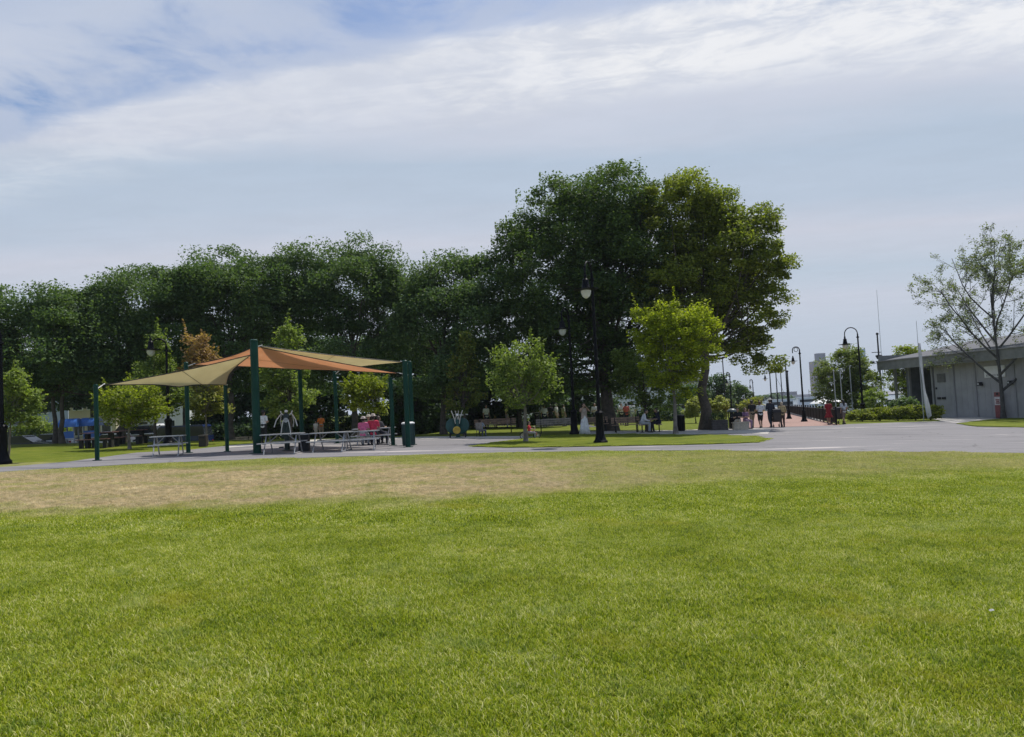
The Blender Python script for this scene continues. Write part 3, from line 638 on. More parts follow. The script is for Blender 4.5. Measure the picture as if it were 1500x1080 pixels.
# ================================================================== objects
M_green = pmat('post_green_paint', (0.004, 0.046, 0.032), 0.5, 0.15, 3, 0.05, spec=0.2)
M_black = pmat('black_paint', (0.0045, 0.005, 0.0075), 0.45, 0.2, 4, 0.05, spec=0.10)
M_iron = pmat('dark_iron', (0.016, 0.017, 0.02), 0.5, 0.2, 5, spec=0.25)
M_steel = pmat('galvanised_steel', (0.42, 0.43, 0.45), 0.42, 0.2, 7, 0.1, metal=0.5)
M_steelw = pmat('bright_steel', (0.66, 0.64, 0.58), 0.35, 0.12, 7, metal=0.4)
M_white = pmat('white_paint', (0.78, 0.78, 0.77), 0.5, 0.05, 3)
M_slat = pmat('bench_slat', (0.30, 0.26, 0.22), 0.75, 0.3, 6, 0.3)
M_slat2 = pmat('bench_slat_warm', (0.36, 0.24, 0.17), 0.75, 0.3, 6, 0.3)
M_brown = pmat('brown_plank', (0.17, 0.085, 0.07), 0.75, 0.3, 5, 0.3)
M_glass = pmat('dark_glass', (0.02, 0.025, 0.03), 0.1, 0.1, 2)
M_rubber = pmat('black_rubber', (0.02, 0.02, 0.02), 0.8, 0.2, 8)
def globe_mat():
    m = bpy.data.materials.new('lamp_globe'); m.use_nodes = True; b = m.node_tree.nodes['Principled BSDF']
    tc = nn(m.node_tree, 'ShaderNodeTexCoord'); f = noise(m.node_tree, tc.outputs['Object'], 9, 3)
    m.node_tree.links.new(ramp(m.node_tree, f, [(0.3, (0.72, 0.74, 0.76)), (0.7, (0.86, 0.87, 0.88))]), b.inputs['Base Color'])
    b.inputs['Roughness'].default_value = 0.15; b.inputs['Transmission Weight'].default_value = 0.25; b.inputs['Coat Weight'].default_value = 0.5
    return m
M_globe = globe_mat()

# ---- street lamps
def lamp(label, base, vtop, uhead, vhead, span, ring=False, group='gooseneck street lamps of the park', front=0.0):
    b = base; k = b.y / F; H = (P(750, vtop, b.y).z - b.z) if False else None
    ub = None
    # height from the photographed top of the arc
    top = P(uhead, vtop, b.y); H = top.z - b.z
    root = thing('street_lamp', label, 'street lamp', b, 0, group)
    s = H / 7.0 if not ring else H / 5.6
    m = MB(); m.lathe([(0.30, 0), (0.30, 0.10), (0.24, 0.16), (0.20, 0.30), (0.17, 0.42), (0.16, 1.15), (0.19, 1.2), (0.19, 1.28), (0.12, 1.36)] if not ring else
                      [(0.24, 0), (0.24, 0.10), (0.18, 0.18), (0.15, 0.34), (0.13, 0.8), (0.15, 0.84), (0.09, 0.92)], n=14)
    m.build('base', M_black, root, True)
    zt = H - span * 0.55; z0 = 1.3 if not ring else 0.9
    r0, r1 = (0.082, 0.055) if not ring else (0.075, 0.05)
    m = MB().tube([(0, 0, z0), (0, 0, zt)], [r0, r1], 12); m.lathe([(r1 * 1.7, -.05), (r1 * 2.0, 0), (r1 * 1.7, .05)], (0, 0, zt - 0.25), 12)
    m.build('pole', M_black, root, True)
    az = math.atan2(-front, -1.0)                       # the arm reaches to the left, or towards the viewer
    dx, dy = math.cos(az), math.sin(az); R_ = span / 2
    zh = P(uhead, vhead, b.y).z - b.z                    # shade level
    arc = [Vector((0, 0, zt))]
    for i in range(13):
        q = math.pi * i / 12; arc.append(Vector((dx * (R_ - R_ * math.cos(q)), dy * (R_ - R_ * math.cos(q)), H - span * .55 + .02 + (span * .55 - .05) * math.sin(q))))
    ex, ey = arc[-1].x, arc[-1].y; arc.append(Vector((ex, ey, zh + 0.62 * s)))
    m = MB().tube(arc, [0.038] * len(arc), 8)
    a = m.build('arm', M_black, root, True)
    if ring:
        c = Vector((dx * R_, dy * R_, H - span * .55 + .05)); rr = R_ * .55
        MB().tube([c + Vector((dx * math.cos(q) * rr, dy * math.cos(q) * rr, math.sin(q) * rr)) for q in [i * 2 * math.pi / 16 for i in range(17)]], 0.022, 6).build('scroll', M_black, a, True)
    sc = 1.0 if not ring else 0.66
    m = MB(); m.lathe([(0.04, .66), (0.07, .6), (0.06, .5), (0.13, .42), (0.13, .30), (0.15, .24), (0.17, .12), (0.21, .065), (0.50, 0.045), (0.50, 0.02), (0.2, 0.0)], n=20)
    m.v = [(ex + v[0] * sc, ey + v[1] * sc, zh + v[2] * sc) for v in m.v]; m.build('shade', M_black, root, True)
    m = MB(); m.lathe([(0.215, 0.0), (0.215, -0.05), (0.20, -0.14), (0.15, -0.24), (0.08, -0.31), (0.02, -0.335)], n=16)
    m.v = [(ex + v[0] * sc, ey + v[1] * sc, zh + v[2] * sc - 0.012) for v in m.v]; m.build('globe', M_globe, root, True)
    return root
lamp('black gooseneck lamp with white globe standing alone before the big maple', G(880, 650), 385, 864, 429, 0.85, front=2.2)
lamp('dark lamp with its globe half lost in the maple shade, behind the near lamp', G(842, 637.0), 452, 836, 484, 0.8, front=1.6)
lamp('lamp rising through the olive sail, its arm before a pale pointed tree', at_y(246, 40), 496, 236, 513, 0.75, front=0.3)
lamp('lamp post cut by the left picture edge beside a slender sapling', G(3, 680), 470, -22, 512, 1.0)
lamp('tall gooseneck lamp rising from the low shrubs near the porch', at_y(1264, 58.5), 479.5, 1245, 505, 1.0)
def plamp(label, u, y, uh, vtop):
    b = at_y(u, y); k = y / F; lamp(label, b, vtop, uh, vtop + 20 * 63 / y if y > 50 else vtop + 20, (u - 3 - uh) * k * .8, True, 'ring arm lamps along the waterfront railing')
plamp('nearest ring arm lamp by the railing, well clear of the plane leaves', 1177, 58, 1161, 508)
plamp('second ring arm lamp by the railing, leaves hanging before it', 1155, 68, 1143, 523)
plamp('third ring arm lamp by the railing, above the man in dark clothes', 1131, 82, 1119, 540)
plamp('farthest ring arm lamp down the promenade, thinnest of the row', 1105, 105, 1097, 556)
plamp('ring arm lamp on the lawn side left of the promenade, above the hooded bin', 1072, 80, 1063, 546)

# ---- shade sails and posts
def post(label, u, v, y, vtop, utop, r):
    b = at_y(u, y) if v is None else G(u, v); tp = P(utop, vtop, b.y); h = tp.z - b.z
    root = thing('canopy_post', label, 'post', b, 0, 'green posts of the shade sails')
    m = MB().tube([(0, 0, -0.05), (0, 0, h)], [r, r], 20); m.build('shaft', M_green, root, True)
    m = MB().lathe([(r * 1.04, 0), (r * 1.06, 0.03), (r * 0.7, 0.07)], (0, 0, h), 20); m.build('cap', M_green, root, True)
    m = MB().lathe([(r * 2.0, 0), (r * 2.0, 0.02), (r * 1.15, 0.022)], (0, 0, 0.012), 20); m.build('base_plate', M_green, root, True)
    return b, h
pA, hA = post('thin green post at the far left corner of the olive sail', 142.5, 675, None, 566, 141, 0.075)
pB, hB = post('green post under the middle of the low olive sail', 276, 664, None, 533, 270, 0.085)
pC, hC = post('thin dark green post at the right low corner of the low olive sail', 333, 662, None, 560, 332, 0.075)
pD, hD = post('thickest and tallest green post carrying the orange sail peak', 377, 664.5, None, 500, 371, 0.15)
pE, hE = post('green post behind the black exercise machine', 443, 655, None, 538, 437, 0.09)
pF, hF = post('thin green post behind the grey picnic tables, in the middle', 494, 650, None, 546, 491, 0.085)
pG, hG = post('green post left of the end pair, under the brown sail tip', 576, 653, None, 555, 573, 0.09)
pH, hH = post('green post of the end pair in front of the waste bin', 598, 655.5, None, 530, 595, 0.105)
pI, hI = post('green post of the end pair directly behind the bin post', 605, 652, None, 531, 601, 0.09)
def fabric(name, c1, c2, tr):
    m = bpy.data.materials.new(name); m.use_nodes = True; t = m.node_tree; t.nodes.clear(); tc = nn(t, 'ShaderNodeTexCoord')
    f = noise(t, tc.outputs['Object'], 1.4, 5, .6); c = ramp(t, f, [(.3, c1), (.7, c2)])
    wv = noise(t, tc.outputs['Object'], 60, 2); c = mixc(t, .15, c, ramp(t, wv, [(.3, (.3, .3, .3)), (.7, (.7, .7, .7))]), 'OVERLAY')
    d = nn(t, 'ShaderNodeBsdfDiffuse'); t.links.new(c, d.inputs[0]); tl = nn(t, 'ShaderNodeBsdfTranslucent'); t.links.new(c, tl.inputs[0])
    mx = nn(t, 'ShaderNodeMixShader'); mx.inputs[0].default_value = tr; t.links.new(d.outputs[0], mx.inputs[1]); t.links.new(tl.outputs[0], mx.inputs[2])
    o = nn(t, 'ShaderNodeOutputMaterial'); t.links.new(mx.outputs[0], o.inputs[0]); return m
M_olv = fabric('olive_sailcloth', (0.68, 0.62, 0.42), (0.76, 0.70, 0.50), 0.58)
M_org = fabric('orange_sailcloth', (0.74, 0.49, 0.32), (0.82, 0.57, 0.40), 0.58)
M_seam = pmat('seam_thread', (0.22, 0.19, 0.12), .9)
def sail(label, corners, posts, mat, conc=0.2, n=18):
    cs = [Vector(c) for c in corners]; cen = sum(cs, Vector()) / len(cs)
    root = thing('shade_sail', label, 'shade sail', cen, 0, 'stretched shade sails over the picnic tables')
    vs = []; 
    for j in range(n + 1):
        for i in range(n + 1):
            s, q = i / n, j / n
            p = cs[0] * (1 - s) * (1 - q) + cs[1] * s * (1 - q) + cs[2] * s * q + cs[3] * (1 - s) * q
            w_ = conc * (4 * s * (1 - s) * abs(2 * q - 1) ** 2 + 4 * q * (1 - q) * abs(2 * s - 1) ** 2)
            vs.append(p.lerp(cen, w_) - cen)
    fs = [(j * (n + 1) + i, j * (n + 1) + i + 1, (j + 1) * (n + 1) + i + 1, (j + 1) * (n + 1) + i) for j in range(n) for i in range(n)]
    o = MB().add(vs, fs).build('cloth', mat, root, True)
    md = o.modifiers.new('thickness', 'SOLIDIFY'); md.thickness = 0.012; md.offset = 0
    ed = [vs[i] for i in range(n + 1)] + [vs[(j + 1) * (n + 1) + n] for j in range(n)] + [vs[n * (n + 1) + i] for i in range(n - 1, -1, -1)] + [vs[j * (n + 1)] for j in range(n - 1, -1, -1)]
    MB().tube(ed, 0.018, 5).build('edge_cable', M_iron, root, True)
    MB().tube([vs[j * (n + 1) + n // 2] for j in range(n + 1)], 0.012, 4).build('seam', M_seam, root, True)
    for c, p in zip(cs, posts):
        if p is not None:
            d = (p - c); MB().tube([c - cen - d.normalized() * 0.12, p - cen], [0.022, 0.022], 6).build('turnbuckle', M_steelw, root, True)
    return root
def tp(p, h, dz=0.12): return Vector((p.x, p.y, p.z + h - dz))
cA = P(150, 564.5, pA.y + .3); cD1 = P(368, 520, pD.y + .15); cC = P(332, 564, pC.y - .2); cM = P(262, 567, 28.6)
sail('low olive sail on the left, sloping from a thin post up to the tall post', [cA, cD1, cC, cM], [tp(pA, hA), tp(pD, hD, .75), tp(pC, hC), None], M_olv, 0.16)
cB = P(282, 534, pB.y); cD2 = P(374, 507, pD.y + .2); cH2 = P(586, 547, pH.y); cE = P(440, 541, pE.y - .2)
sail('orange sail peaking at the tall post with a long brown tip to the right', [cB, cD2, cH2, cE], [tp(pB, hB), tp(pD, hD, .2), tp(pH, hH, .52), tp(pE, hE, .1)], M_org, 0.10)
cD3 = P(380, 507, pD.y + .1); cI = P(590, 530.5, pI.y); cF = P(497, 543, pF.y - .2); cE2 = P(430, 531, pE.y + .3)
sail('pale olive sail on the right, one long straight edge to the post pair', [cD3, cI, cF, cE2], [tp(pD, hD, .25), tp(pI, hI, .1), tp(pF, hF, .1), None], M_olv, 0.12)

# ---- picnic tables, benches, bins
def picnic_table(name, label, base, L_, rz, top_m, leg_m, solid=False, group=None, h=0.74):
    root = thing(name, label, 'picnic table', base, rz, group); f = L_ / 1.8
    m = MB()
    for i in range(5): m.box((0, -0.30 + i * 0.15, h), (L_, 0.138, 0.035), 0, .01)
    m.build('table_top', top_m, root)
    for sg in (-1, 1):
        m = MB()
        for i in range(2): m.box((0, sg * (0.62 + i * .14), 0.43), (L_, 0.13, 0.035), 0, .01)
        m.build('seat', top_m, root)
    for sx in (-1, 1):
        x = sx * L_ * .36; m = MB()
        if solid:
            for yy, w_ in ((-.62, .16), (0, .28), (.62, .16)): MB().box((x, yy, .2 if yy else .35), (.16, w_, .4 if yy else .7)).build('leg', leg_m, root)
            continue
        else:
            for sg in (-1, 1):
                m.tube([(x, sg * .70, .01), (x, sg * .22, h - .02)], .025, 8); m.tube([(x, sg * .78, .41), (x, sg * .3, .41)], .022, 8)
            m.tube([(x, -.75, .02), (x, .75, .02)], .025, 8); m.tube([(x, -.55, .41), (x, .55, .41)], .022, 8)
            m.tube([(x, 0, .41), (x * .35, 0, h - .03)], .02, 8)
        m.build('leg_frame', leg_m, root, not solid)
    return root
GT = 'grey steel picnic tables under the sails'
picnic_table('picnic_table', 'grey steel picnic table farthest left under the low olive sail', G(247, 667.5), 1.2, R(16), M_steel, M_steel, group=GT)
picnic_table('picnic_table', 'grey steel picnic table in front of the black exercise machine', G(415, 664.5), 1.55, R(4), M_steel, M_steel, group=GT)
picnic_table('picnic_table', 'grey steel picnic table right of the dark square bin', G(487, 661.5), 1.55, R(-3), M_steel, M_steel, group=GT)
picnic_table('picnic_table', 'grey steel picnic table in front of the seated pink back', G(528, 659), 1.55, R(8), M_steel, M_steel, group=GT)
picnic_table('picnic_table', 'farther steel picnic table where the pink and red shirts sit', G(549, 651.5), 1.9, R(3), M_steel, M_steel, group=GT)
picnic_table('picnic_table', 'brown plank picnic table with dark block legs on the left lawn', G(146, 656), 1.55, R(3), M_brown, M_rubber, True)
picnic_table('picnic_table', 'brown plank picnic table behind the plank one, deeper in the left lawn shade', at_y(190, 41), 1.6, R(8), M_brown, M_rubber, True)
def bench(label, base, L_, rz, mat, group='slatted park benches under the trees'):
    root = thing('park_bench', label, 'bench', base, rz, group)
    m = MB()
    for i in range(4): m.box((0, -.18 + i * .12, .45), (L_, .1, .035), 0, .008)
    m.build('seat', mat, root); m = MB()
    for i in range(3): m.box((0, -.27 - i * .02, .58 + i * .12), (L_, .03, .1))
    m.build('backrest', mat, root)
    for sx in (-1, 1):
        x = sx * L_ * .38; m = MB(); m.tube([(x, .2, 0), (x, .2, .43)], .03, 8); m.tube([(x, -.2, 0), (x, -.24, .45), (x, -.31, .86)], .03, 8); m.tube([(x, -.2, .4), (x, .22, .4)], .028, 8)
        m.tube([(x, .2, .43), (x, .2, .64), (x, -.26, .66)], .024, 8)
        m.build('leg_frame', M_iron, root, True)
    return root
bench('long dark bench left of the white dress', G(815, 635), 2.3, R(-2), M_slat)
bench('warm brown bench just right of the big maple trunk', G(918, 634), 1.6, R(180), M_slat2)
bench('pale slatted bench with yellow things behind, right of the disc machine', at_y(724, 47), 2.6, R(180), M_slat2)
bench('warm brown bench right behind the near lamp foot', at_y(872, 46), 1.5, R(180), M_slat2)
bench('bench in deep shade right of the rust topped sapling', at_y(345, 50), 1.8, R(180), M_slat)
def bin_round(name, label, base, r, h, mat, rim=None, dome=False):
    root = thing(name, label, 'bin', base)
    m = MB().lathe([(r * .9, 0), (r * .95, .04), (r, h * .5), (r, h * .93), (r * .96, h * .94)], n=18); m.build('body', mat, root, True)
    m = MB()
    for q in range(16): a = q * math.pi / 8; m.tube([(r * 1.0 * math.cos(a), r * 1.0 * math.sin(a), .06), (r * 1.03 * math.cos(a), r * 1.03 * math.sin(a), h * .9)], .012, 4)
    m.build('slat_ring', mat, root)
    prof = [(r * 1.08, 0), (r * 1.1, .05), (r * .75, .09)] if not dome else [(r * 1.08, 0), (r * 1.05, .06), (r * .85, .18), (r * .4, .26)]
    MB().lathe(prof, (0, 0, h * .94), 18).build('lid', rim or mat, root, True); return root
bin_round('waste_bin', 'dark green waste bin with white rim behind the end post pair', G(599, 653), .27, 1.0, pmat('bin_green', (0.012, 0.05, 0.048), .5), M_white)
bin_round('waste_bin', 'black waste bin right of the lime tree trunk', G(997, 632), .26, .92, M_black, M_iron)
def box_bin(label, base, w_, h, mat, lidm):
    root = thing('square_bin', label, 'bin', base, R(4))
    MB().box((0, 0, h * .48), (w_, w_, h * .92), 0, .03).build('body', mat, root)
    m = MB().box((0, 0, h * .97), (w_ * 1.08, w_ * 1.08, h * .06), 0, .03); m.build('lid', lidm, root)
    MB().box((0, -w_ * .505, h * .78), (w_ * .7, .02, h * .14)).build('flap', M_iron, root); return root
box_bin('dark square bin between the exercise machine and the grey tables', G(446, 661), .40, .70, M_iron, M_steel)
box_bin('brown square bin beside the thin white trunk of the rust topped sapling', G(298, 654.5), .34, .56, pmat('bin_brown', (0.035, 0.024, 0.02), .6), pmat('bin_lid', (0.14, 0.12, 0.11), .6))
root = thing('hooded_bin', 'black hooded bin at the left corner of the promenade', 'bin', G(1074, 628.5))
MB().box((0, 0, .35), (.42, .42, .70), 0, .05).build('body', M_black, root); m = MB()
for sx in (-1, 1):
    for sy in (-1, 1): m.box((sx * .18, sy * .18, .86), (.05, .05, .32))
m.build('uprights', M_black, root); MB().lathe([(.30, 0), (.30, .05), (.24, .14), (.1, .2)], (0, 0, 1.02), 16).build('hood', pmat('hood_grey', (0.10, 0.12, 0.13), .4), root, True)
# planter
root = thing('planter_box', 'dark timber planter box right of the plane tree trunk', 'planter', G(1053, 630.5), R(3))
m = MB()
for i in range(4): m.box((0, -.0, .08 + i * .15), (.95, .6, .14), 0, .01)
m.build('box', pmat('planter_wood', (0.075, 0.065, 0.06), .85, .3, 5, .3), root)
rng = np.random.default_rng(5)
for sx in (-.22, .22):
    c = rng.normal(0, 1, (260, 3)) * np.array([.11, .11, .12]) + np.array([sx, 0, .78]); vs, fs = leaf_quads(c, .09, rng)
    me = fast_mesh('plant', vs, fs, rng.random(len(fs))); me.materials.append(M_dark); o = bpy.data.objects.new('plant', me); COL.objects.link(o); o.parent = root
# granite seat block by the promenade
root = thing('stone_seat', 'pale beige stone seat block where people sit by the promenade', 'stone seat', G(1085, 630), R(-4))
MB().box((0, 0, .2), (.85, .42, .40), 0, .04).build('block', pmat('pale_granite', (0.52, 0.45, 0.35), .8, .15, 9, .2), root); MB().box((.02, 0, .43), (.95, .5, .06), 0, .03).build('top_slab', pmat('pale_granite', (0, 0, 0)), root)

# ---- exercise machines
root = thing('exercise_machine', 'black exercise machine with four bent pale handle bars', 'exercise machine', G(421, 660.5), R(5))
MB().lathe([(.22, 0), (.22, .03), (.11, .05), (.10, 1.0), (.12, 1.02), (.12, 1.45), (.09, 1.5), (.05, 1.54)], n=16).build('post', pmat('machine_green', (0.006, 0.022, 0.018), .4), root, True)
m = MB().box((0, -.02, .86), (.40, .10, .62), 0, .04, .72); m.build('panel', pmat('machine_green', (0, 0, 0)), root)
MB().lathe([(.02, -.03), (.095, -.03), (.095, .03), (.02, .03)], n=18).build('dial', M_steel, root, True, (0, -.10, 1.24)).rotation_euler = (R(90), 0, 0)
MB().ball((0, 0, 1.60), (.07, .07, .06)).build('cap', M_white, root, True)
for sx in (-1, 1):
    MB().tube([(sx * .10, -.12, 1.25), (sx * .16, -.16, .95), (sx * .20, -.2, .62)], .02, 8).build('bar', M_steelw, root, True)
    MB().tube([(sx * .20, .05, 1.50), (sx * .27, 0, 1.42), (sx * .38, -.1, 1.25), (sx * .46, -.16, .98)], .024, 8).build('handle', M_steelw, root, True)
    MB().tube([(sx * .20, .05, 1.50), (sx * .24, .1, 1.36), (sx * .26, .14, 1.15), (sx * .22, .16, .95)], .024, 8).build('handle', M_steelw, root, True)
    MB().tube([(sx * .10, 0, 1.44), (sx * .2, .05, 1.52), (sx * .24, .05, 1.62)], .024, 8).build('grip', M_steelw, root, True)
    MB().box((sx * .2, -.15, .16), (.14, .3, .04)).build('foot_plate', M_iron, root)
root = thing('exercise_machine', 'dark green twin disc exercise machine with a yellow ring', 'exercise machine', G(671, 641.5), R(0))
gm = pmat('disc_green', (0.010, 0.065, 0.055), .45)
for sx in (-1, 1):
    m = MB().lathe([(.08, -.04), (.40, -.05), (.43, -.02), (.43, .02), (.40, .05), (.08, .04)], n=24); o = m.build('disc', gm, root, True, (sx * .24, .05, .62)); o.rotation_euler = (R(78), 0, R(-sx * 28))
    MB().tube([(sx * .10, 0, .75), (sx * .16, 0, 1.05), (sx * .30, 0, 1.46)], .026, 8).build('handle', M_steelw, root, True)
    MB().tube([(sx * .12, .1, .9), (sx * .05, .05, 1.2), (sx * .09, .02, 1.45)], .022, 8).build('grip', M_steelw, root, True)
    for yy in (-.12, .22):
        MB().tube([(sx * .36, yy, .30), (sx * .42, yy - .08, .12), (sx * .40, yy - .12, 0)], .03, 8).build('leg', M_iron, root, True)
m = MB().lathe([(.125, -.03), (.19, -.03), (.205, 0), (.19, .03), (.125, .03), (.11, 0)], n=24); o = m.build('ring', pmat('ring_yellow', (0.55, 0.38, 0.05), .5), root, True, (-.03, -.32, .42)); o.rotation_euler = (R(84), 0, 0)
m = MB().lathe([(.01, -.02), (.07, -.02), (.07, .02), (.01, .02)], n=16); o = m.build('hub', pmat('ring_yellow', (0, 0, 0)), root, True, (-.03, -.32, .42)); o.rotation_euler = (R(84), 0, 0)
MB().lathe([(.20, 0), (.20, .03), (.1, .06), (.09, .9), (.06, .98)], n=14).build('post', gm, root, True)
MB().ball((.02, -.06, 1.22), (.075, .05, .075)).build('dial', M_white, root, True)

# ---- people
def person(label, base, rz=0.0, h=1.7, pose='stand', arms='down', shirt=None, legs=None, skirt=None, hair=(0.03, 0.02, 0.015), hat=None, skin=(0.42, 0.26, 0.18),
           seat=0.46, lean=0.0, long_hair=False, sleeves='short', shorts=False, bag=None, name='person'):
    k = h / 1.7; sk = pmat('skin_%d' % int(skin[0] * 1000), skin, .55, .08, 9)
    shoe = pmat('shoe_dark', (0.03, 0.03, 0.035), .6)
    if pose == 'sit':
        zh = seat + .09; hip = [(-.09, 0, zh), (.09, 0, zh)]; knee = [(-.12, -.43, seat + .06), (.12, -.43, seat + .06)]; ank = [(-.12, -.42, .09), (.13, -.36, .09)]
    else:
        zh = .92; st = {'walk': .22, 'stand': .02, 'step': .12}[pose]
        hip = [(-.09, 0, zh), (.09, 0, zh)]; knee = [(-.10, -st * .75 - .02, .49), (.10, st * .12 - .02, .49)]; ank = [(-.10, -st, .085), (.10, st * 1.1, .085 + st * .15)]
    def T(x, y, z): c, s = math.cos(lean), math.sin(lean); return Vector((x, y * c - z * s, zh + y * s + z * c))
    waist, chest, neck, head = T(0, 0, .17), T(0, 0, .36), T(0, .01, .555), T(0, -.02, .69)
    sho = [T(-.185, .01, .485), T(.185, .01, .485)]
    A = {'down': ((.23, .03, .20), (.25, -.05, -.03)), 'bent': ((.25, .03, .21), (.13, -.22, .24)), 'up': ((.27, -.13, .38), (.085, -.15, .60)), 'table': ((.25, -.13, .24), (.14, -.36, .26)),
         'swing': ((.24, .08, .22), (.24, .02, -.02))}[arms]
    elb = [T(-A[0][0], A[0][1], A[0][2]), T(*A[0])]; wri = [T(-A[1][0], A[1][1], A[1][2]), T(*A[1])]
    if arms == 'swing': wri[0] = wri[0] + Vector((0, -.22, .06)); 
    def V(p): return Vector(p) * k
    def sc(r): return r * k
    def tb(m, pts, rad, n=10): m.tube([V(p) for p in pts], [sc(r) for r in rad], n, True)
    def torso(m, g=0.0):
        for sx in (-1, 1): tb(m, [Vector((sx * .055, 0, zh + .0)), waist + Vector((sx * .045, 0, 0)), chest + Vector((sx * .065, 0, 0)), chest + Vector((sx * .06, 0, .06))], [.115 + g, .095 + g, .108 + g, .085 + g], 12)
        tb(m, [sho[0] + Vector((.03, 0, 0)), sho[1] - Vector((.03, 0, 0))], [.06 + g, .06 + g])
    def arm(m, i, g=0.0, full=True):
        e = elb[i] if full else sho[i].lerp(elb[i], .75)
        tb(m, [sho[i], sho[i].lerp(elb[i], .4), e], [.055 + g, .05 + g, .042 + g])
        if full: tb(m, [elb[i], elb[i].lerp(wri[i], .3), wri[i]], [.042 + g, .042 + g, .029 + g])
    def leg(m, i, g=0.0, full=True):
        kn = Vector(knee[i]); hp = Vector(hip[i]); an = Vector(ank[i])
        tb(m, [hp, hp.lerp(kn, .35), kn], [.092 + g, .082 + g, .058 + g])
        if full: tb(m, [kn, kn.lerp(an, .28), an], [.056 + g, .055 + g, .036 + g])
    def remesh(m, nm, mat, vox, parent=None):
        me = m.data(nm); o = bpy.data.objects.new(nm, me); COL.objects.link(o)
        r = o.modifiers.new('r', 'REMESH'); r.mode = 'VOXEL'; r.voxel_size = vox
        sm = o.modifiers.new('s', 'SMOOTH'); sm.factor = .5; sm.iterations = 2
        dg = bpy.context.evaluated_depsgraph_get(); me2 = bpy.data.meshes.new_from_object(o.evaluated_get(dg)); o.modifiers.clear(); o.data = me2
        me2.name = nm; me2.materials.clear(); me2.materials.append(mat); me2.polygons.foreach_set('use_smooth', [True] * len(me2.polygons))
        if parent: o.parent = parent
        return o
    m = MB(); torso(m)
    for i in (0, 1):
        arm(m, i); leg(m, i); an = Vector(ank[i])
        tb(m, [an + Vector((0, .03, -.045)), an + Vector((0, -.09, -.05)), an + Vector((0, -.15, -.058))], [.038, .036, .024])
        d = (wri[i] - elb[i]).normalized(); pl = wri[i] + d * .085
        side = Vector((1 if i == 0 else -1, 0, 0)); side = (side - d * side.dot(d)).normalized(); nrm = d.cross(side)
        for q in (-1, 1): tb(m, [wri[i], pl + nrm * q * .018], [.026, .024], 8)
        for f_, (o_, l_) in enumerate(((-.033, .062), (-.011, .075), (.011, .07), (.033, .052))):
            b0 = pl + nrm * o_; b1 = b0 + d * l_ * .55; b2 = b1 + (d * .8 + side * .45) * l_ * .5; tb(m, [b0 - d * .02, b1, b2], [.0105, .010, .008], 6)
        th = wri[i].lerp(pl, .35); tb(m, [th, th + d * .03 - nrm * .04 + side * .015, th + d * .065 - nrm * .055 + side * .02], [.014, .012, .010], 6)
    tb(m, [T(0, 0, .48), neck, head], [.06, .052, .05])
    hc = V(head); m.ball(hc + V((0, .012, .02)), (sc(.076), sc(.096), sc(.105)), 16, 12); m.ball(hc + V((0, -.03, -.05)), (sc(.055), sc(.06), sc(.065)), 12, 8)
    m.tube([hc + V((0, -.085, .03)), hc + V((0, -.108, -.012)), hc + V((0, -.09, -.025))], [sc(.011), sc(.017), sc(.012)], 6)
    for sx in (-1, 1): m.ball(hc + V((sx * .078, .015, .0)), (sc(.013), sc(.022), sc(.032)), 8, 6)
    body = remesh(m, name, sk, .0115 * k)
    # eyes and mouth
    eye = pmat('eye_dark', (0.02, 0.015, 0.012), .3); lip = pmat('lip', (0.36, 0.13, 0.11), .5); body.data.materials.append(eye); body.data.materials.append(lip)
    nf = len(body.data.polygons); cc = np.zeros(nf * 3); body.data.polygons.foreach_get('center', cc); cc = cc.reshape(-1, 3); mi = np.zeros(nf, dtype=np.int32)
    for sx in (-1, 1):
        e = np.array(hc + V((sx * .032, -.078, .018))); mi[np.linalg.norm((cc - e) * np.array([1, .5, 1.6]), axis=1) < .017 * k] = 1
    e = np.array(hc + V((0, -.085, -.058))); mi[np.linalg.norm((cc - e) * np.array([.6, .6, 2.2]), axis=1) < .018 * k] = 2
    body.data.polygons.foreach_set('material_index', mi)
    body.location = base; body.rotation_euler.z = rz; tag(body, label, 'person')
    def cm(c): return pmat('cloth_%d_%d_%d' % tuple(int(x * 999) for x in c), c, .85, .18, 7, .15)
    if shirt is not None:
        m = MB(); torso(m, .014)
        if sleeves != 'none':
            for i in (0, 1): arm(m, i, .012, sleeves == 'long')
        remesh(m, 'shirt', cm(shirt), .019 * k, body)
    if legs is not None:
        m = MB(); tb(m, [Vector((-.06, 0, zh + .05)), Vector((.06, 0, zh + .05))], [.132, .132], 12)
        for i in (0, 1): leg(m, i, .016, not shorts)
        remesh(m, 'shorts' if shorts else 'trousers', cm(legs), .019 * k, body)
    if skirt is not None:
        m = MB(); nt = 26; col, z1, rb = skirt; vs = []
        prof = [(zh + .14, .125), (zh, .165), (zh - .2, .2), ((zh + z1) / 2 - .1, .2 + (rb - .2) * .55), (z1, rb)]
        for z, r in prof:
            for q in range(nt):
                a = 2 * math.pi * q / nt; f_ = 1 + .13 * math.sin(a * 7 + z * 2) * (zh - z) / zh; vs.append(((r * f_ * math.cos(a)) * k, (r * .85 * f_ * math.sin(a) - (zh - z) * .02) * k, z * k))
        fs = [(i * nt + q, i * nt + (q + 1) % nt, (i + 1) * nt + (q + 1) % nt, (i + 1) * nt + q) for i in range(len(prof) - 1) for q in range(nt)] + [tuple(range(nt))]
        m.add(vs, fs); o = m.build('skirt', cm(col), body, True); md = o.modifiers.new('t', 'SOLIDIFY'); md.thickness = .01
    for i in (0, 1):
        an = Vector(ank[i]); m = MB(); tb(m, [an + Vector((0, .04, -.045)), an + Vector((0, -.09, -.048)), an + Vector((0, -.16, -.056))], [.046, .045, .03]); m.build('shoe', shoe, body, True)
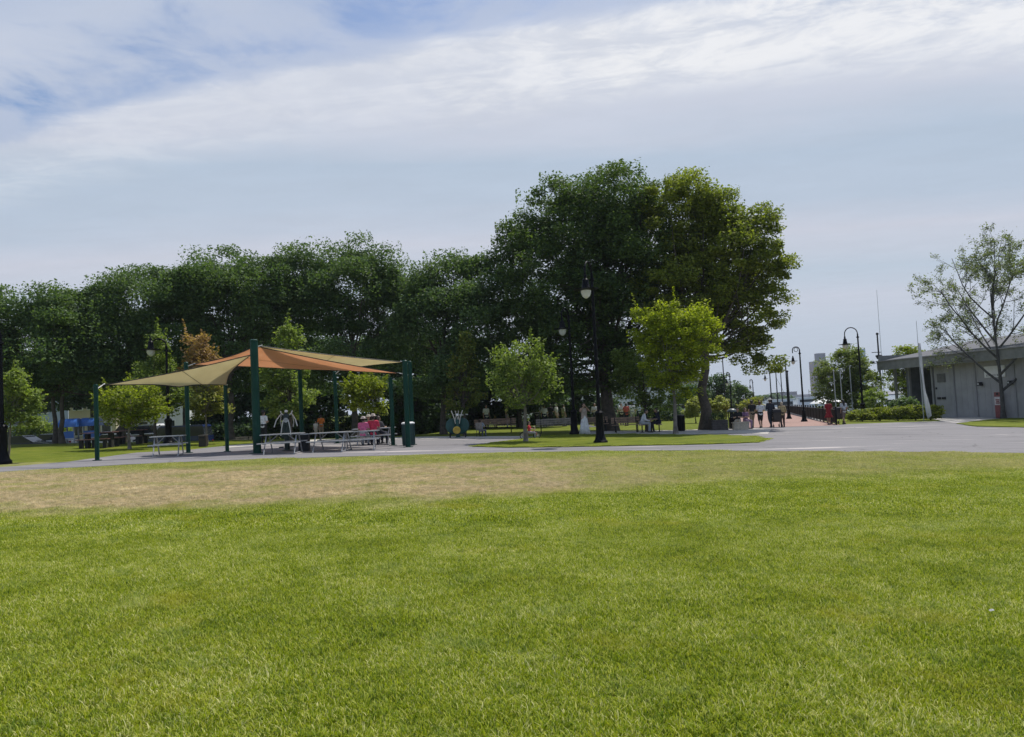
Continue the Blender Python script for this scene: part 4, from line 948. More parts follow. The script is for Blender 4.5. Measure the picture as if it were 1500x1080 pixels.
    hm = pmat('hair_%d' % int(hair[0] * 999), hair, .6, .25, 20); m = MB()
    m.ball(hc + V((0, .03, .045)), (sc(.088), sc(.098), sc(.095)), 16, 10); m.ball(hc + V((0, .055, -.02)), (sc(.078), sc(.06), sc(.08)), 12, 8)
    if long_hair: m.tube([hc + V((0, .07, 0)), hc + V((0, .10, -.14)), hc + V((0, .115, -.32))], [sc(.085), sc(.085), sc(.05)], 10, True)
    m.build('hair', hm, body, True)
    if hat is not None:
        m = MB().lathe([(.15, .055), (.15, .065), (.10, .075), (.098, .12), (.075, .155), (.02, .165)], n=18); m.v = [tuple(hc + V((v[0], v[1] + .01, v[2]))) for v in m.v]; m.build('hat', cm(hat), body, True)
    return body
WHITE, NAVY, BLK, GREY, TAN = (.74, .74, .73), (.012, .015, .032), (.014, .014, .016), (.35, .36, .38), (.42, .31, .17)
person('woman in long white skirt with both hands raised to her face', G(857, 637), R(15), 1.68, 'step', 'up', shirt=(.45, .36, .30), skirt=(WHITE, .05, .30), hair=(.035, .02, .014), long_hair=True, sleeves='none')
person('person in white shirt and dark trousers behind the tall green post', G(387, 650), R(160), 1.62, 'stand', 'bent', shirt=WHITE, legs=BLK, hat=(.05, .05, .05))
person('seated person in bright pink shirt seen from behind', G(532, 653.2) + Vector((0, .12, 0)), R(176), 1.6, 'sit', 'table', shirt=(.72, .16, .34), legs=GREY, hat=(.7, .62, .6), seat=.46, lean=R(8))
person('seated person in red shirt seen from behind, beside the pink shirt', G(547, 652.6) + Vector((0, .12, 0)), R(184), 1.72, 'sit', 'table', shirt=(.60, .045, .10), legs=NAVY, hat=(.68, .6, .56), lean=R(4))
person('seated person in dark top at the right end of the red shirt table', G(556, 650.4), R(150), 1.6, 'sit', 'table', shirt=(.09, .09, .10), legs=NAVY, hair=(.06, .04, .03))
person('person in straw hat facing the pink and red shirts across the table', G(541, 648.5), R(5), 1.66, 'sit', 'table', shirt=(.30, .26, .18), legs=NAVY, hat=(.66, .60, .48), sleeves='long')
person('child in orange top standing behind the grey tables', G(471, 641.5), R(200), 1.33, 'stand', 'bent', shirt=(.62, .16, .02), legs=(.30, .22, .16), hair=(.04, .025, .02))
person('small child in pale clothes next to the orange top', G(463, 640.5), R(30), .95, 'stand', 'down', shirt=(.66, .58, .48), legs=(.6, .5, .38), shorts=True)
person('person in white top leaning on a small park table', G(941, 634.2), R(78), 1.68, 'sit', 'table', shirt=(.72, .72, .76), legs=GREY, hair=(.05, .04, .04), lean=R(22), sleeves='long')
person('person in navy sitting across the small park table, leaning back', G(966, 633.2), R(-80), 1.74, 'sit', 'table', shirt=NAVY, legs=(.016, .018, .035), hair=(.08, .06, .05), lean=R(12), sleeves='long')
person('seated person in purple on the stone seat', G(1093, 628.6), R(20), 1.55, 'sit', 'bent', shirt=(.16, .09, .17), legs=(.22, .15, .24), hair=(.04, .03, .025), seat=.46)
person('seated person in black at the left end of the stone seat', G(1083, 629.6) + Vector((0, .12, 0)), R(-25), 1.58, 'sit', 'bent', shirt=BLK, legs=(.5, .42, .32), hair=(.03, .02, .02), seat=.46, shorts=True)
person('walker in black shirt and tan trousers left of the pale shirt walker', G(1103, 627.2), R(185), 1.66, 'walk', 'swing', shirt=BLK, legs=(.26, .21, .15), hair=(.05, .035, .03))
person('walker in pale grey shirt and black shorts', G(1115, 627), R(176), 1.60, 'walk', 'bent', shirt=(.62, .64, .68), legs=BLK, shorts=True, hair=(.10, .06, .04))
person('broad walker in dark clothes and white cap pushing a striped buggy', G(1130, 626.6), R(188), 1.74, 'walk', 'bent', shirt=(.018, .024, .04), legs=(.022, .03, .045), hat=(.7, .7, .7), sleeves='long')
person('walker in tan jacket near the railing', G(1147, 626.2), R(180), 1.52, 'stand', 'swing', shirt=(.40, .31, .16), legs=(.06, .035, .03), hair=(.45, .38, .30), sleeves='long')
person('walker in dark red dress by the end of the railing', G(1215, 622.6), R(178), 1.58, 'step', 'bent', shirt=(.24, .012, .02), skirt=((.24, .012, .02), .52, .30), hair=(.02, .014, .012))
person('walker in grey top with long dark hair right of the red dress', G(1237, 621.8), R(190), 1.6, 'walk', 'swing', shirt=(.46, .48, .52), legs=(.16, .12, .10), hair=(.012, .01, .01), long_hair=True, shorts=True)
person('small child in pale blue sitting on the low chair right of the disc machine', G(705, 640.2), R(150), 1.25, 'sit', 'table', shirt=(.32, .36, .42), legs=(.18, .2, .25), hair=(.10, .08, .06), seat=.40)
person('child in red top on a balance bike behind the island sapling', G(776, 643.5), R(80), 1.12, 'sit', 'table', shirt=(.55, .03, .04), legs=(.3, .3, .33), hair=(.06, .04, .03), seat=.40)
GC = 'people far back under the trees'
for i, (u, y, rz, c, lg, ps, lab) in enumerate([(797, 58, 10, WHITE, NAVY, 'stand', 'far person in white shirt under the trees above the long bench'), (806, 60, 160, (.03, .03, .04), BLK, 'stand', 'far person in black left of the tents, above the long bench'),
        (815, 62, 60, (.6, .58, .5), TAN, 'walk', 'far person in cream shirt walking above the right half of the long bench'), (910, 60, 0, (.7, .68, .66), BLK, 'stand', 'far person in white above the brown bench by the maple'),
        (926, 64, 170, WHITE, GREY, 'walk', 'far walker in white between maple trunk and white table person'), (936, 62, 200, (.55, .6, .7), NAVY, 'stand', 'far person in light blue behind the white table person'),
        (627, 60, 20, (.08, .05, .1), BLK, 'stand', 'far person in plum shirt in the shade right of the end posts'), (758, 60, 100, (.05, .06, .09), BLK, 'stand', 'far person in dark blue behind the island sapling'),
        (712, 56, 30, (.7, .7, .68), NAVY, 'stand', 'far person in white above the bench with yellow things'), (725, 58, 190, (.62, .5, .12), TAN, 'walk', 'far person in mustard yellow above the pale slatted bench'), (742, 57, 80, (.66, .60, .25), GREY, 'stand', 'far person in pale yellow above the right end of the pale slatted bench'),
        (786, 61, 0, (.4, .42, .5), BLK, 'stand', 'far person in grey blue at the left end of the long bench'), (825, 59, 120, (.72, .7, .66), (.3, .28, .25), 'stand', 'far person in off white above the right end of the long bench'), (871, 58, 10, (.6, .6, .62), BLK, 'walk', 'far walker in light grey between white dress and near lamp'),
        (900, 66, 10, (.1, .1, .14), BLK, 'stand', 'far person in dark grey at the maple trunk right edge'), (917, 57, 200, (.5, .1, .08), NAVY, 'stand', 'far person in brick red above the brown bench by the maple')]):
    person(lab, at_y(u, y), R(rz), 1.66 + .04 * (i % 3), ps, 'bent' if i % 2 else 'down', shirt=c, legs=lg, hair=(.05, .035, .03))['group'] = GC

# small table between the two sitters, chairs for them, low chair
def pedestal(label, base, h, w_):
    root = thing('pedestal_table', label, 'table', base); MB().box((0, 0, h), (w_, w_, .05), 0, .04).build('top', M_slat2, root); MB().lathe([(.22, 0), (.2, .04), (.05, .06), (.05, h - .02)], n=12).build('pedestal', M_iron, root, True)
    for a in (0, 90, 180, 270): MB().tube([(math.cos(R(a)) * .05, math.sin(R(a)) * .05, h * .6), (math.cos(R(a)) * w_ * .4, math.sin(R(a)) * w_ * .4, h - .03)], .02, 6).build('brace', M_iron, root, True)
pedestal('small square table between the white and navy sitters', G(953.5, 633.6), .74, .7)
def stool(label, base, h, group='fixed stools beside the small table'):
    root = thing('stool', label, 'stool', base, 0, group); MB().lathe([(.17, 0), (.19, .02), (.17, .05)], (0, 0, h - .05), 16).build('seat', M_slat2, root, True); MB().lathe([(.14, 0), (.12, .03), (.035, .05), (.035, h - .04)], n=10).build('leg', M_iron, root, True)
stool('stool under the person in the white top', G(941, 634.2), .46); stool('stool under the person in navy', G(966, 633.2), .46)
stool('stool under the dark topped sitter at the red shirt table', G(556, 650.4), .46, 'loose stools at the far steel table'); stool('stool under the straw hat sitter at the far steel table', G(541, 648.5), .46, 'loose stools at the far steel table')
stool('stool under the person in purple at the stone seat', G(1093, 628.6), .46, 'stool by the stone seat')
root = thing('low_chair', 'low pale chair right of the disc machine', 'chair', G(705, 640.2), R(150)); MB().box((0, .02, .38), (.4, .4, .04), 0, .02).build('seat', M_slat, root); MB().box((0, .21, .6), (.4, .03, .36), 0, .01).build('backrest', M_slat, root)
for sx in (-1, 1):
    for sy in (-1, 1): MB().tube([(sx * .17, sy * .16 + .02, 0), (sx * .16, sy * .15 + .02, .37)], .016, 6).build('leg', M_iron, root, True)
# balance bike
def wheel(root, c, r, nm='wheel', ax='x', tw=.022):
    o = MB().tube([(0, math.cos(q) * r, math.sin(q) * r) for q in [i * 2 * math.pi / 20 for i in range(21)]], tw, 8).build(nm, M_rubber, root, True, c)
    m = MB()
    for i in range(6): q = i * math.pi / 6; m.tube([(0, -math.cos(q) * r, -math.sin(q) * r), (0, math.cos(q) * r, math.sin(q) * r)], .006, 4)
    m.build('spokes', M_steelw, o); return o
root = thing('balance_bike', 'small child bike behind the island sapling trunk', 'bike', G(776, 643.5), R(80))
wheel(root, (0, -.36, .19), .17); wheel(root, (0, .30, .19), .17)
MB().tube([(0, .30, .19), (0, .12, .36), (0, -.26, .40), (0, -.36, .19)], .02, 8).build('frame', pmat('bike_red', (.4, .03, .03), .4), root, True); MB().box((0, .10, .375), (.12, .24, .05), 0, .03).build('saddle', M_rubber, root)
MB().tube([(-.2, -.22, .62), (0, -.27, .60), (.2, -.22, .62)], .014, 6).build('handlebar', M_steelw, root, True); MB().tube([(0, -.27, .4), (0, -.27, .60)], .016, 6).build('stem', M_steelw, root, True)
# buggies
def buggy(label, base, rz, c1, stripes=None):
    root = thing('baby_buggy', label, 'buggy', base, rz)
    MB().prism([(-.30, .42), (.26, .34), (.34, .46), (.30, .92), (.20, .95), (.12, .58), (-.28, .56)], -.22, .22).build('seat', pmat('buggy_%d' % int(c1[0] * 999), c1, .8), root)
    if stripes is not None:
        m = MB()
        for i in range(3): m.prism([(.08, .60 + i * .11), (.13, .62 + i * .11), (.15, .66 + i * .11), (.10, .66 + i * .11)], -.225, .225)
        m.build('striped_cover', pmat('stripe_pale', stripes, .8), root)
    MB().prism([(.06, .95), (.34, .92), (.32, 1.10), (.12, 1.14), (-.06, 1.06)], -.24, .24).build('hood', pmat('buggy_hood', (.03, .03, .04), .8), root)
    for sx in (-1, 1):
        MB().tube([(sx * .24, -.34, .10), (sx * .24, .1, .60), (sx * .24, .50, 1.02)], .014, 6).build('frame', M_iron, root, True); MB().tube([(sx * .24, .36, .10), (sx * .24, 0, .5)], .014, 6).build('strut', M_iron, root, True)
        wheel(root, (sx * .25, -.34, .10), .085); wheel(root, (sx * .25, .36, .10), .085)
    MB().tube([(-.24, .5, 1.02), (.24, .5, 1.02)], .016, 6).build('handle', M_rubber, root, True)
buggy('striped buggy pushed by the broad walker in dark clothes', G(1137.5, 626.4), R(175), (.05, .04, .035), (.62, .56, .46))
buggy('dark blue buggy between the red dress and the grey top walkers', G(1226.5, 621.8), R(182), (.05, .06, .10))

# ---- railing along the water
def railing():
    ya, yb = 48.7, 124.0; root = thing('waterfront_railing', 'black metal railing running along the water side of the brick promenade', 'railing', gz(shore_x(ya) + .1, ya))
    b0 = root.location.copy(); n = 31; pts = [Vector((shore_x(y) + .1, y, Hz(shore_x(y) + .1, y))) - b0 for y in np.linspace(ya, yb, n)]
    for p in pts:
        m = MB().tube([p, p + Vector((0, 0, 1.08))], .05, 8); m.ball(p + Vector((0, 0, 1.13)), .075, 8, 6); m.build('post', M_black, root, True)
    for z, nm in ((1.0, 'top_rail'), (.14, 'bottom_rail')): MB().tube([p + Vector((0, 0, z)) for p in pts], .035, 6).build(nm, M_black, root, True)
    m = MB()
    for a, b in zip(pts, pts[1:]):
        for i in range(1, 20): q = a.lerp(b, i / 20); m.box((q.x, q.y, q.z + .57), (.045, .03, .86))
    m.build('balusters', M_black, root)
railing()

# ---- masts, antenna, flag poles, feather flag
def pole(name, label, cat, base, h, r0, r1, mat, extra=None, group=None):
    root = thing(name, label, cat, base, 0, group); MB().tube([(0, 0, -.1), (0, 0, h)], [r0, r1], 10).build('shaft', mat, root, True); MB().ball((0, 0, h), r1 * 2).build('finial', mat, root, True)
    if extra: extra(root, h)
    return root
M_greypole = pmat('grey_pole', (0.42, 0.44, 0.46), .5, .1, 4)
GP = 'thin white flag poles before the waterfront tree'
for i, (u, vt, y) in enumerate([(1225, 543, 64), (1234.5, 541, 66), (1249, 536, 68)]):
    b = at_y(u, y); pole('flag_pole', ['thin white pole rising between the red dress and grey top walkers', 'thin white pole above the dark haired grey top walker', 'thin white pole close left of the tall shrub lamp'][i], 'pole', b, P(u, vt, y).z - b.z, .055, .035, M_greypole, group=GP)
def gear(root, h):
    MB().lathe([(.22, -.5), (.40, -.1), (.40, 0), (.2, .06)], (0, 0, h * .72), 12).build('crow_ring', M_iron, root, True)
    for z, L_ in ((h * .62, 1.0), (h * .76, .9)): MB().tube([(-L_, 0, z), (L_ * .4, 0, z)], .05, 6).build('spar', M_iron, root, True)
    MB().box((-.95, 0, h * .62 + .1), (.5, .4, .3)).build('radar_box', M_iron, root)
b = at_y(1293, 100); pole('ship_mast', 'dark mast with short crossbars left of the grey building', 'mast', b, P(1291, 489, 100).z - b.z, .15, .09, M_iron, gear)
b = at_y(1297, 104); pole('radio_antenna', 'hair thin tall antenna beside the dark mast', 'antenna', b, P(1296, 425, 104).z - b.z, .05, .02, M_greypole)
def yard(root, h): MB().tube([(-1.0, 0, h * .62), (1.2, 0, h * .62)], .06, 6).build('spar', M_iron, root, True); MB().tube([(0, 0, h * .9), (1.1, 0, h * .62)], .02, 4).build('stay', M_iron, root, True)
b = Vector((P(1140, 600, 118).x, 118, -3.6)); pole('ship_mast', 'thin ship mast with one level spar beyond the railing', 'mast', b, P(1138, 545, 118).z - b.z, .12, .07, M_iron, yard)
b = Vector((P(1147, 600, 122).x, 122, -3.6)); pole('ship_mast', 'thin bare ship mast just right of the level spar', 'mast', b, P(1145, 540, 122).z - b.z, .12, .06, M_iron)
b = Vector((P(1157, 600, 112).x, 112, -3.6)); pole('ship_mast', 'short thick ship mast between the two nearest ring arm lamps', 'mast', b, P(1157, 544, 112).z - b.z, .14, .08, M_iron)
b = at_y(1063, 74); pole('flag_pole', 'plain dark pole left of the lawn side ring lamp', 'pole', b, P(1060, 524, 74).z - b.z, .07, .045, M_iron)
bf = at_y(1352, 54.5); hf = P(1349, 470, 54.5).z - bf.z
root = thing('feather_flag', 'white feather flag drooping on a thin pole in the low shrubs', 'flag', bf)
MB().tube([(0, 0, 0), (0, 0, hf)], [.03, .015], 8).build('pole', M_greypole, root, True)
m = MB(); n = 16; vs = []
zt, zb = hf * .78, .35
for i in range(n + 1):
    q = i / n; z = zt + (zb - zt) * q; x0 = .02 + .22 * q ** 2.2; wd = .16 + .05 * q + .30 * max(0, q - .68) * (1.25 - q) / .1 * .55; ph = .05 * math.sin(q * 9)
    vs += [(x0, ph, z), (x0 + wd * .5, ph + .06, z), (x0 + wd, -ph, z - .02)]
vs.append((.30, 0, zb - .25))
fs = [(i * 3 + j, i * 3 + j + 1, i * 3 + j + 4, i * 3 + j + 3) for i in range(n) for j in range(2)] + [(n * 3, n * 3 + 1, n * 3 + 3), (n * 3 + 1, n * 3 + 2, n * 3 + 3)]
o = m.add(vs, fs).build('flag_cloth', fabric('white_flag_cloth', (.70, .71, .74), (.80, .80, .82), .35), root, True); md = o.modifiers.new('t', 'SOLIDIFY'); md.thickness = .008

# ---- the grey building on the right
M_wall = pmat('grey_cladding', (0.355, 0.35, 0.355), .8, .10, 0.9)
M_wall2 = pmat('grey_trim', (0.30, 0.297, 0.305), .8, .08, 1.5)
M_roof = pmat('grey_shingle', (0.11, 0.112, 0.125), .9, .2, 3, .4)
M_fascia = pmat('weathered_fascia', (0.215, 0.22, 0.205), .8, .15, 2)
M_recess = pmat('porch_dark', (0.17, 0.18, 0.20), .8, .2, 2)
def building():
    A = at_y(1372, 63.0); B = at_y(1640, 47.0)             # the long front wall
    z0 = min(A.z, B.z) - .1; d = (B - A); d.z = 0; L_ = d.length; ang = math.atan2(d.y, d.x)
    root = thing('park_building', 'long low grey building with sloping shingle roof and open porch end', 'building', (A.x, A.y, z0), ang)
    Hw = P(1400, 531, 61.4).z - z0; PW = 5.4; D = 9.0       # wall height, porch length, depth
    m = MB().prism([(0, 0), (L_ + 8, 0), (L_ + 8, Hw + .9), (0, Hw + .9)], .0, .25, 'y'); m.prism([(.0, 0), (.25, 0), (.25, Hw + .4), (0, Hw + .4)], .25, D, 'y')
    m.build('wall', M_wall, root)
    m = MB()
    for x in (2.25, 4.55, 8.3, 10.9, 13.5): m.box((x, -.035, Hw * .5), (.16, .07, Hw - .05))
    m.box((L_ / 2, -.03, .12), (L_ - .2, .06, .24)); m.build('pilasters', M_wall2, root)
    m = MB()
    for x in np.arange(.6, L_, .6): m.box((x, -.006, Hw * .52), (.012, .012, Hw - .5))
    m.build('cladding_joints', M_wall, root)
    # porch
    m = MB().box((-PW / 2 + .0, 3.2, Hw / 2), (PW, .2, Hw)); m.box((-PW + 2.0, 1.6, Hw / 2), (.2, 3.2, Hw)); m.build('porch_wall', M_recess, root)
    for x in (-PW + .25, -PW + .25 + 1.9, -1.55, -.35): MB().box((x, .12, Hw / 2), (.2, .2, Hw), 0, .02).build('porch_post', M_wall2, root)
    MB().box((-PW / 2 - .1, 1.5, .05), (PW + .4, 3.4, .12)).build('porch_floor', M_conc, root)
    m = MB().box((-1.0, 3.08, 1.1), (1.0, .05, 2.1)); m.build('door', M_wall2, root)
    # roof : shed roof rising to the back, fascia board along the eave
    ex = -PW - .5; m = MB().prism([(-1.0, Hw + .42), (D + .3, Hw + 2.1), (D + .3, Hw + 2.3), (-1.0, Hw + .62)], ex, L_ + 8, 'x'); m.build('roof', M_roof, root)
    MB().box(((ex + L_ + 8) / 2, -1.03, Hw + .22), (L_ + 8 - ex + .02, .06, .78)).build('fascia', M_fascia, root)
    MB().box(((ex + L_ + 8) / 2, -1.09, Hw + .63), (L_ + 8 - ex + .06, .14, .09)).build('gutter', M_wall2, root)
    m = MB().box((ex - .04, (D - .7) / 2, Hw + .9), (.06, D + 1.0, .5)); m.build('verge_board', M_fascia, root)
    MB().box(((ex + L_ + 8) / 2, -.5, Hw - .1), (L_ + 8 - ex - .1, .95, .06)).build('soffit', M_wall2, root)
    # fittings
    s = MB().box((6.55, -.05, Hw * .79), (2.0, .05, .85), 0, .0).build('sign_board', M_white, root)
    m = MB(); x = 5.75
    for w_ in (.14, .10, .16, .12, .10, .15, .12, .1): m.box((x + w_ / 2, -.08, Hw * .73), (w_ * .8, .01, .16)); x += .2
    m.build('lettering', M_wall2, s)
    for x in (5.15, 8.05):
        o = MB().box((x, -.16, Hw * .60), (.34, .30, .28), 0, .03, .8).build('wall_lamp', M_iron, root); MB().box((x, -.32, Hw * .60), (.12, .02, .12)).build('lens', M_globe, o)
    MB().box((.85, -.04, Hw * .74), (.9, .05, .7)).build('notice_board', pmat('board_grey', (.13, .13, .12), .7), root)
    for x in (.45, 1.0): MB().box((x, -.05, Hw * .38), (.38, .06, .18)).build('meter_box', M_iron, root)
    MB().box((.2, -.04, Hw * .56), (.12, .06, .16)).build('switch_box', M_iron, root)
    return root, ang
bld, bang = building()
# red banner stand before the wall, and a dark potted plant at the picture's edge
b = at_y(1463, 56.0); root = thing('banner_stand', 'narrow red and white banner stand against the grey wall', 'banner', b, bang)
hb = P(1463, 574, 56.0).z - b.z; MB().box((0, 0, hb * .25), (.62, .05, hb * .5)).build('red_panel', pmat('banner_red', (.24, .06, .06), .6), root); MB().box((0, 0, hb * .66), (.62, .048, hb * .3)).build('pale_panel', pmat('banner_pale', (.62, .58, .58), .6), root)
MB().box((0, 0, hb * .90), (.62, .05, hb * .17)).build('top_panel', pmat('banner_red', (0, 0, 0)), root)
m = MB()
for zz_, w_ in ((.58, .4), (.64, .3), (.70, .36)): m.box((0, -.03, hb * zz_), (w_, .01, .09))
m.build('print', pmat('banner_red', (0, 0, 0)), root); MB().box((0, 0, .03), (.7, .4, .05)).build('foot', M_iron, root)
m = MB().box((0, -.03, hb * .92), (.2, .01, .16)); m.build('emblem', M_iron, root)
shrub('dark_shrub', 'dark shrub cut by the right picture edge on the grass patch', G(1503, 611), [(1500, 596, 13, 11)], 1400, .14, M_dark, 95)
root = thing('utility_box', 'green utility cabinet in the porch end shrubs', 'cabinet', at_y(1311, 61), R(10)); MB().box((0, 0, .75), (1.0, .7, 1.5), 0, .04).build('body', pmat('cabinet_green', (.10, .14, .15), .6), root); MB().box((0, 0, 1.53), (1.1, .8, .07), 0, .04).build('lid', M_steel, root); MB().box((0, -.36, .75), (.8, .02, 1.2)).build('door', pmat('cabinet_green', (0, 0, 0)), root)

# ---- across the harbour
M_far = pmat('far_brick', (.33, .29, .29), .9, .1, .05); M_farw = pmat('far_window', (.16, .18, .21), .3, .1, .1); M_farp = pmat('far_pale', (.62, .64, .66), .8, .08, .05); M_farg = pmat('far_glass', (.38, .50, .54), .25, .1, .05); M_fard = pmat('far_grey', (.25, .25, .27), .9, .15, .05)
tag(MB().add([(100, 640, -3.2), (900, 560, -3.2), (1400, 900, -2.5), (200, 1200, -2.5)] + [(100, 640, -6), (900, 560, -6), (1400, 900, -6), (200, 1200, -6)], [(0, 1, 2, 3), (0, 4, 5, 1), (1, 5, 6, 2), (2, 6, 7, 3), (3, 7, 4, 0)]).build('far_shore', M_fard), 'grey far shore across the harbour', kind='structure')
def block(name, label, u0, u1, vt, y, dp, mat, rows, cols, wmat, roof=None, bands=False):
    a, b = P(u0, 590, y), P(u1, 590, y); x0, x1 = a.x, b.x; h = P((u0 + u1) / 2, vt, y).z + 3.2
    root = thing(name, label, 'building', ((x0 + x1) / 2, y + dp / 2, -3.2)); W = x1 - x0
    MB().box((0, 0, h / 2), (W, dp, h)).build('wall', mat, root)
    for r_ in range(rows):
        z = h * (r_ + .6) / rows
        if bands: MB().box((0, -dp / 2 - .02, z), (W * .94, .3, h / rows * .42)).build('window', wmat, root)
        else:
            for c_ in range(cols): MB().box((-W / 2 + W * (c_ + .5) / cols, -dp / 2 - .02, z), (W / cols * .5, .3, h / rows * .5)).build('window', wmat, root)
    if roof: MB().box((roof[0] * W, 0, h + roof[2] / 2), (W * roof[1], dp * .6, roof[2])).build('roof_block', M_fard, root)
    return root
block('office_tower', 'grey brick tower block across the harbour left of the waterfront tree', 1194, 1218, 529, 760, 9, M_far, 9, 3, M_farw, (.1, .55, 8))
block('glass_tower', 'pale blue glass tower peeping over the waterfront tree', 1259, 1273, 511, 800, 9, M_farg, 9, 1, pmat('far_glass_dark', (.24, .34, .40), .2), None, True)
block('harbour_block', 'long low harbour building with pale window bands', 1150, 1194, 578, 700, 30, M_far, 3, 1, M_farp, (-.2, .4, 3), True)
block('harbour_shed', 'flat grey harbour shed behind the level spar of the mast', 1090, 1150, 588, 640, 30, M_fard, 1, 8, M_farp)
for i, (u, vt, ru) in enumerate([(1108, 585, 14), (1128, 578, 16), (1146, 583, 12)]):
    p = P(u, 590, 560); tree('harbour_tree', ['far bluish tree clump left of the man in dark clothes', 'tallest far tree clump between the ring arm lamps', 'far tree clump left of the long harbour building'][i], Vector((p.x, 560, -3)), [(u, (vt + 592) / 2, ru, (592 - vt) / 2)], 1500, 2.2, M_locust, .5, clump=4, y=560, seed=120 + i, limbs=5, group='far trees across the harbour')
# boat and dock tents
def boat(label, u, y, L_):
    p = P(u, 592, y); root = thing('harbour_boat', label, 'boat', (p.x, y, -4.1), R(4))
    m = MB(); n = 10; vs = []
    for i in range(n + 1):
        q = i / n; x = (q - .5) * L_; w_ = L_ * .13 * (1 - max(0, (q - .55) / .45) ** 2); vs += [(x, -w_, 1.7 + .5 * q * q), (x, -w_ * .7, -.3), (x, w_ * .7, -.3), (x, w_, 1.7 + .5 * q * q)]
    fs = [(i * 4 + j, i * 4 + j + 1, i * 4 + j + 5, i * 4 + j + 4) for i in range(n) for j in range(3)] + [(i * 4 + 3, i * 4, i * 4 + 4, i * 4 + 7) for i in range(n)] + [(0, 3, 2, 1), (n * 4, n * 4 + 1, n * 4 + 2, n * 4 + 3)]
    m.add(vs, fs).build('hull', M_white, root)
    c = MB().box((-.05 * L_, 0, 2.9), (L_ * .55, L_ * .18, 2.2), 0, .2).build('cabin', M_white, root); MB().box((-.05 * L_, -L_ * .092, 3.1), (L_ * .5, .06, .8)).build('window_band', M_glass, c)
    MB().box((-.05 * L_, 0, 4.1), (L_ * .62, L_ * .21, .18)).build('canopy', M_white, root); MB().tube([(0, 0, 4), (0, 0, 6.5)], .06, 6).build('mast', M_iron, root, True)
boat('white cabin boat moored behind the man in dark clothes', 1146, 205, 12.0)
boat('white cabin boat farther out, behind the nearest ring arm lamp', 1186, 240, 12.0)
dk = P(1208, 600, 112); tag(MB().box((dk.x, 112, -3.2), (14, 9, .8)).build('floating_dock', M_fard), 'grey floating dock under the white tents', 'dock')
for i, (u, w_) in enumerate([(1203.5, 2.6), (1217, 3.1)]):
    p = P(u, 592, 112); root = thing('dock_tent', ['white peaked tent on the dock, left one', 'larger white peaked tent on the dock behind the red dress'][i], 'tent', (p.x, 112, -2.8), 0, 'white peaked tents on the dock')
    zt = P(u, 579.5, 112).z + 2.8; ze = zt - 1.15
    m = MB().add([(-w_ / 2, -w_ / 2, ze), (w_ / 2, -w_ / 2, ze), (w_ / 2, w_ / 2, ze), (-w_ / 2, w_ / 2, ze), (-.25, -.25, zt - .35), (.25, -.25, zt - .35), (.25, .25, zt - .35), (-.25, .25, zt - .35), (0, 0, zt)],
                 [(0, 1, 5, 4), (1, 2, 6, 5), (2, 3, 7, 6), (3, 0, 4, 7), (4, 5, 8), (5, 6, 8), (6, 7, 8), (7, 4, 8), (3, 2, 1, 0)]); m.build('canopy', M_white, root)
    for sx in (-1, 1):
        for sy in (-1, 1): MB().tube([(sx * w_ * .48, sy * w_ * .48, 0), (sx * w_ * .48, sy * w_ * .48, ze)], .05, 6).build('leg', M_steelw, root, True)

# ---- left background : street, cars, playground, houses, hedge
def car(label, u, y, col, rz, kind='car', group='cars parked along the left street'):
    p = P(u, 620, y); b = Vector((p.x, y, Hz(p.x, y) + .02)); root = thing('parked_car' if kind == 'car' else 'parked_van', label, kind, b, rz, group)
    pm = pmat('carpaint_%d_%d' % (int(col[0] * 999), int(col[2] * 999)), col, .25, .04, 1); W = .88
    if kind == 'car':
        low = [(-2.15, .38), (-2.2, .62), (-2.1, .86), (-1.3, .95), (1.0, .93), (2.0, .78), (2.2, .60), (2.18, .36)]; cab = [(-1.75, .93), (-1.15, 1.40), (.15, 1.44), (1.0, .92)]; roof = [(-1.25, 1.385), (-1.05, 1.45), (.1, 1.48), (.28, 1.40)]; whz, wr = (-1.35, 1.35), .32
    else:
        low = [(-2.4, .4), (-2.45, 1.2), (1.3, 1.2), (2.2, 1.05), (2.4, .8), (2.38, .38)]; cab = [(-2.44, 1.18), (-2.3, 1.9), (.95, 1.92), (1.6, 1.17)]; roof = [(-2.34, 1.86), (-2.25, 2.02), (.85, 2.02), (1.0, 1.88)]; whz, wr = (-1.5, 1.5), .34
    MB().prism(low, -W, W, 'y').build('body', pm, root); MB().prism(cab, -W * .9, W * .9, 'y').build('window', M_glass, root); MB().prism(roof, -W * .88, W * .88, 'y').build('roof', pm, root)
    for x in whz:
        for sy in (-1, 1):
            o = MB().lathe([(.05, -.11), (wr - .03, -.11), (wr, -.08), (wr, .08), (wr - .03, .11), (.05, .11)], n=18).build('wheel', M_rubber, root, True, (x, sy * (W - .1), wr)); o.rotation_euler = (R(90), 0, 0)
            MB().lathe([(.02, -.12), (.18, -.12), (.18, .12), (.02, .12)], n=12).build('rim', M_steel, o, True)
    for sy in (-1, 1): MB().box((2.14 if kind == 'car' else 2.33, sy * .62, .66), (.12, .34, .14), 0, .03).build('headlight', M_globe, root); MB().box((-2.15 if kind == 'car' else -2.42, sy * .68, .74), (.1, .26, .16)).build('tail_light', pmat('tail_red', (.3, .01, .01), .3), root)
    for sy in (-1, 1): MB().box((.85, sy * (W + .07), .98), (.14, .16, .12), 0, .03).build('mirror', pm, root)
car('silver parked car seen through the low lime tree trunk', 218, 57.5, (.62, .64, .66), R(182)); car('white parked car left of the silver car, behind the plank table', 160, 58.5, (.72, .72, .72), R(180))
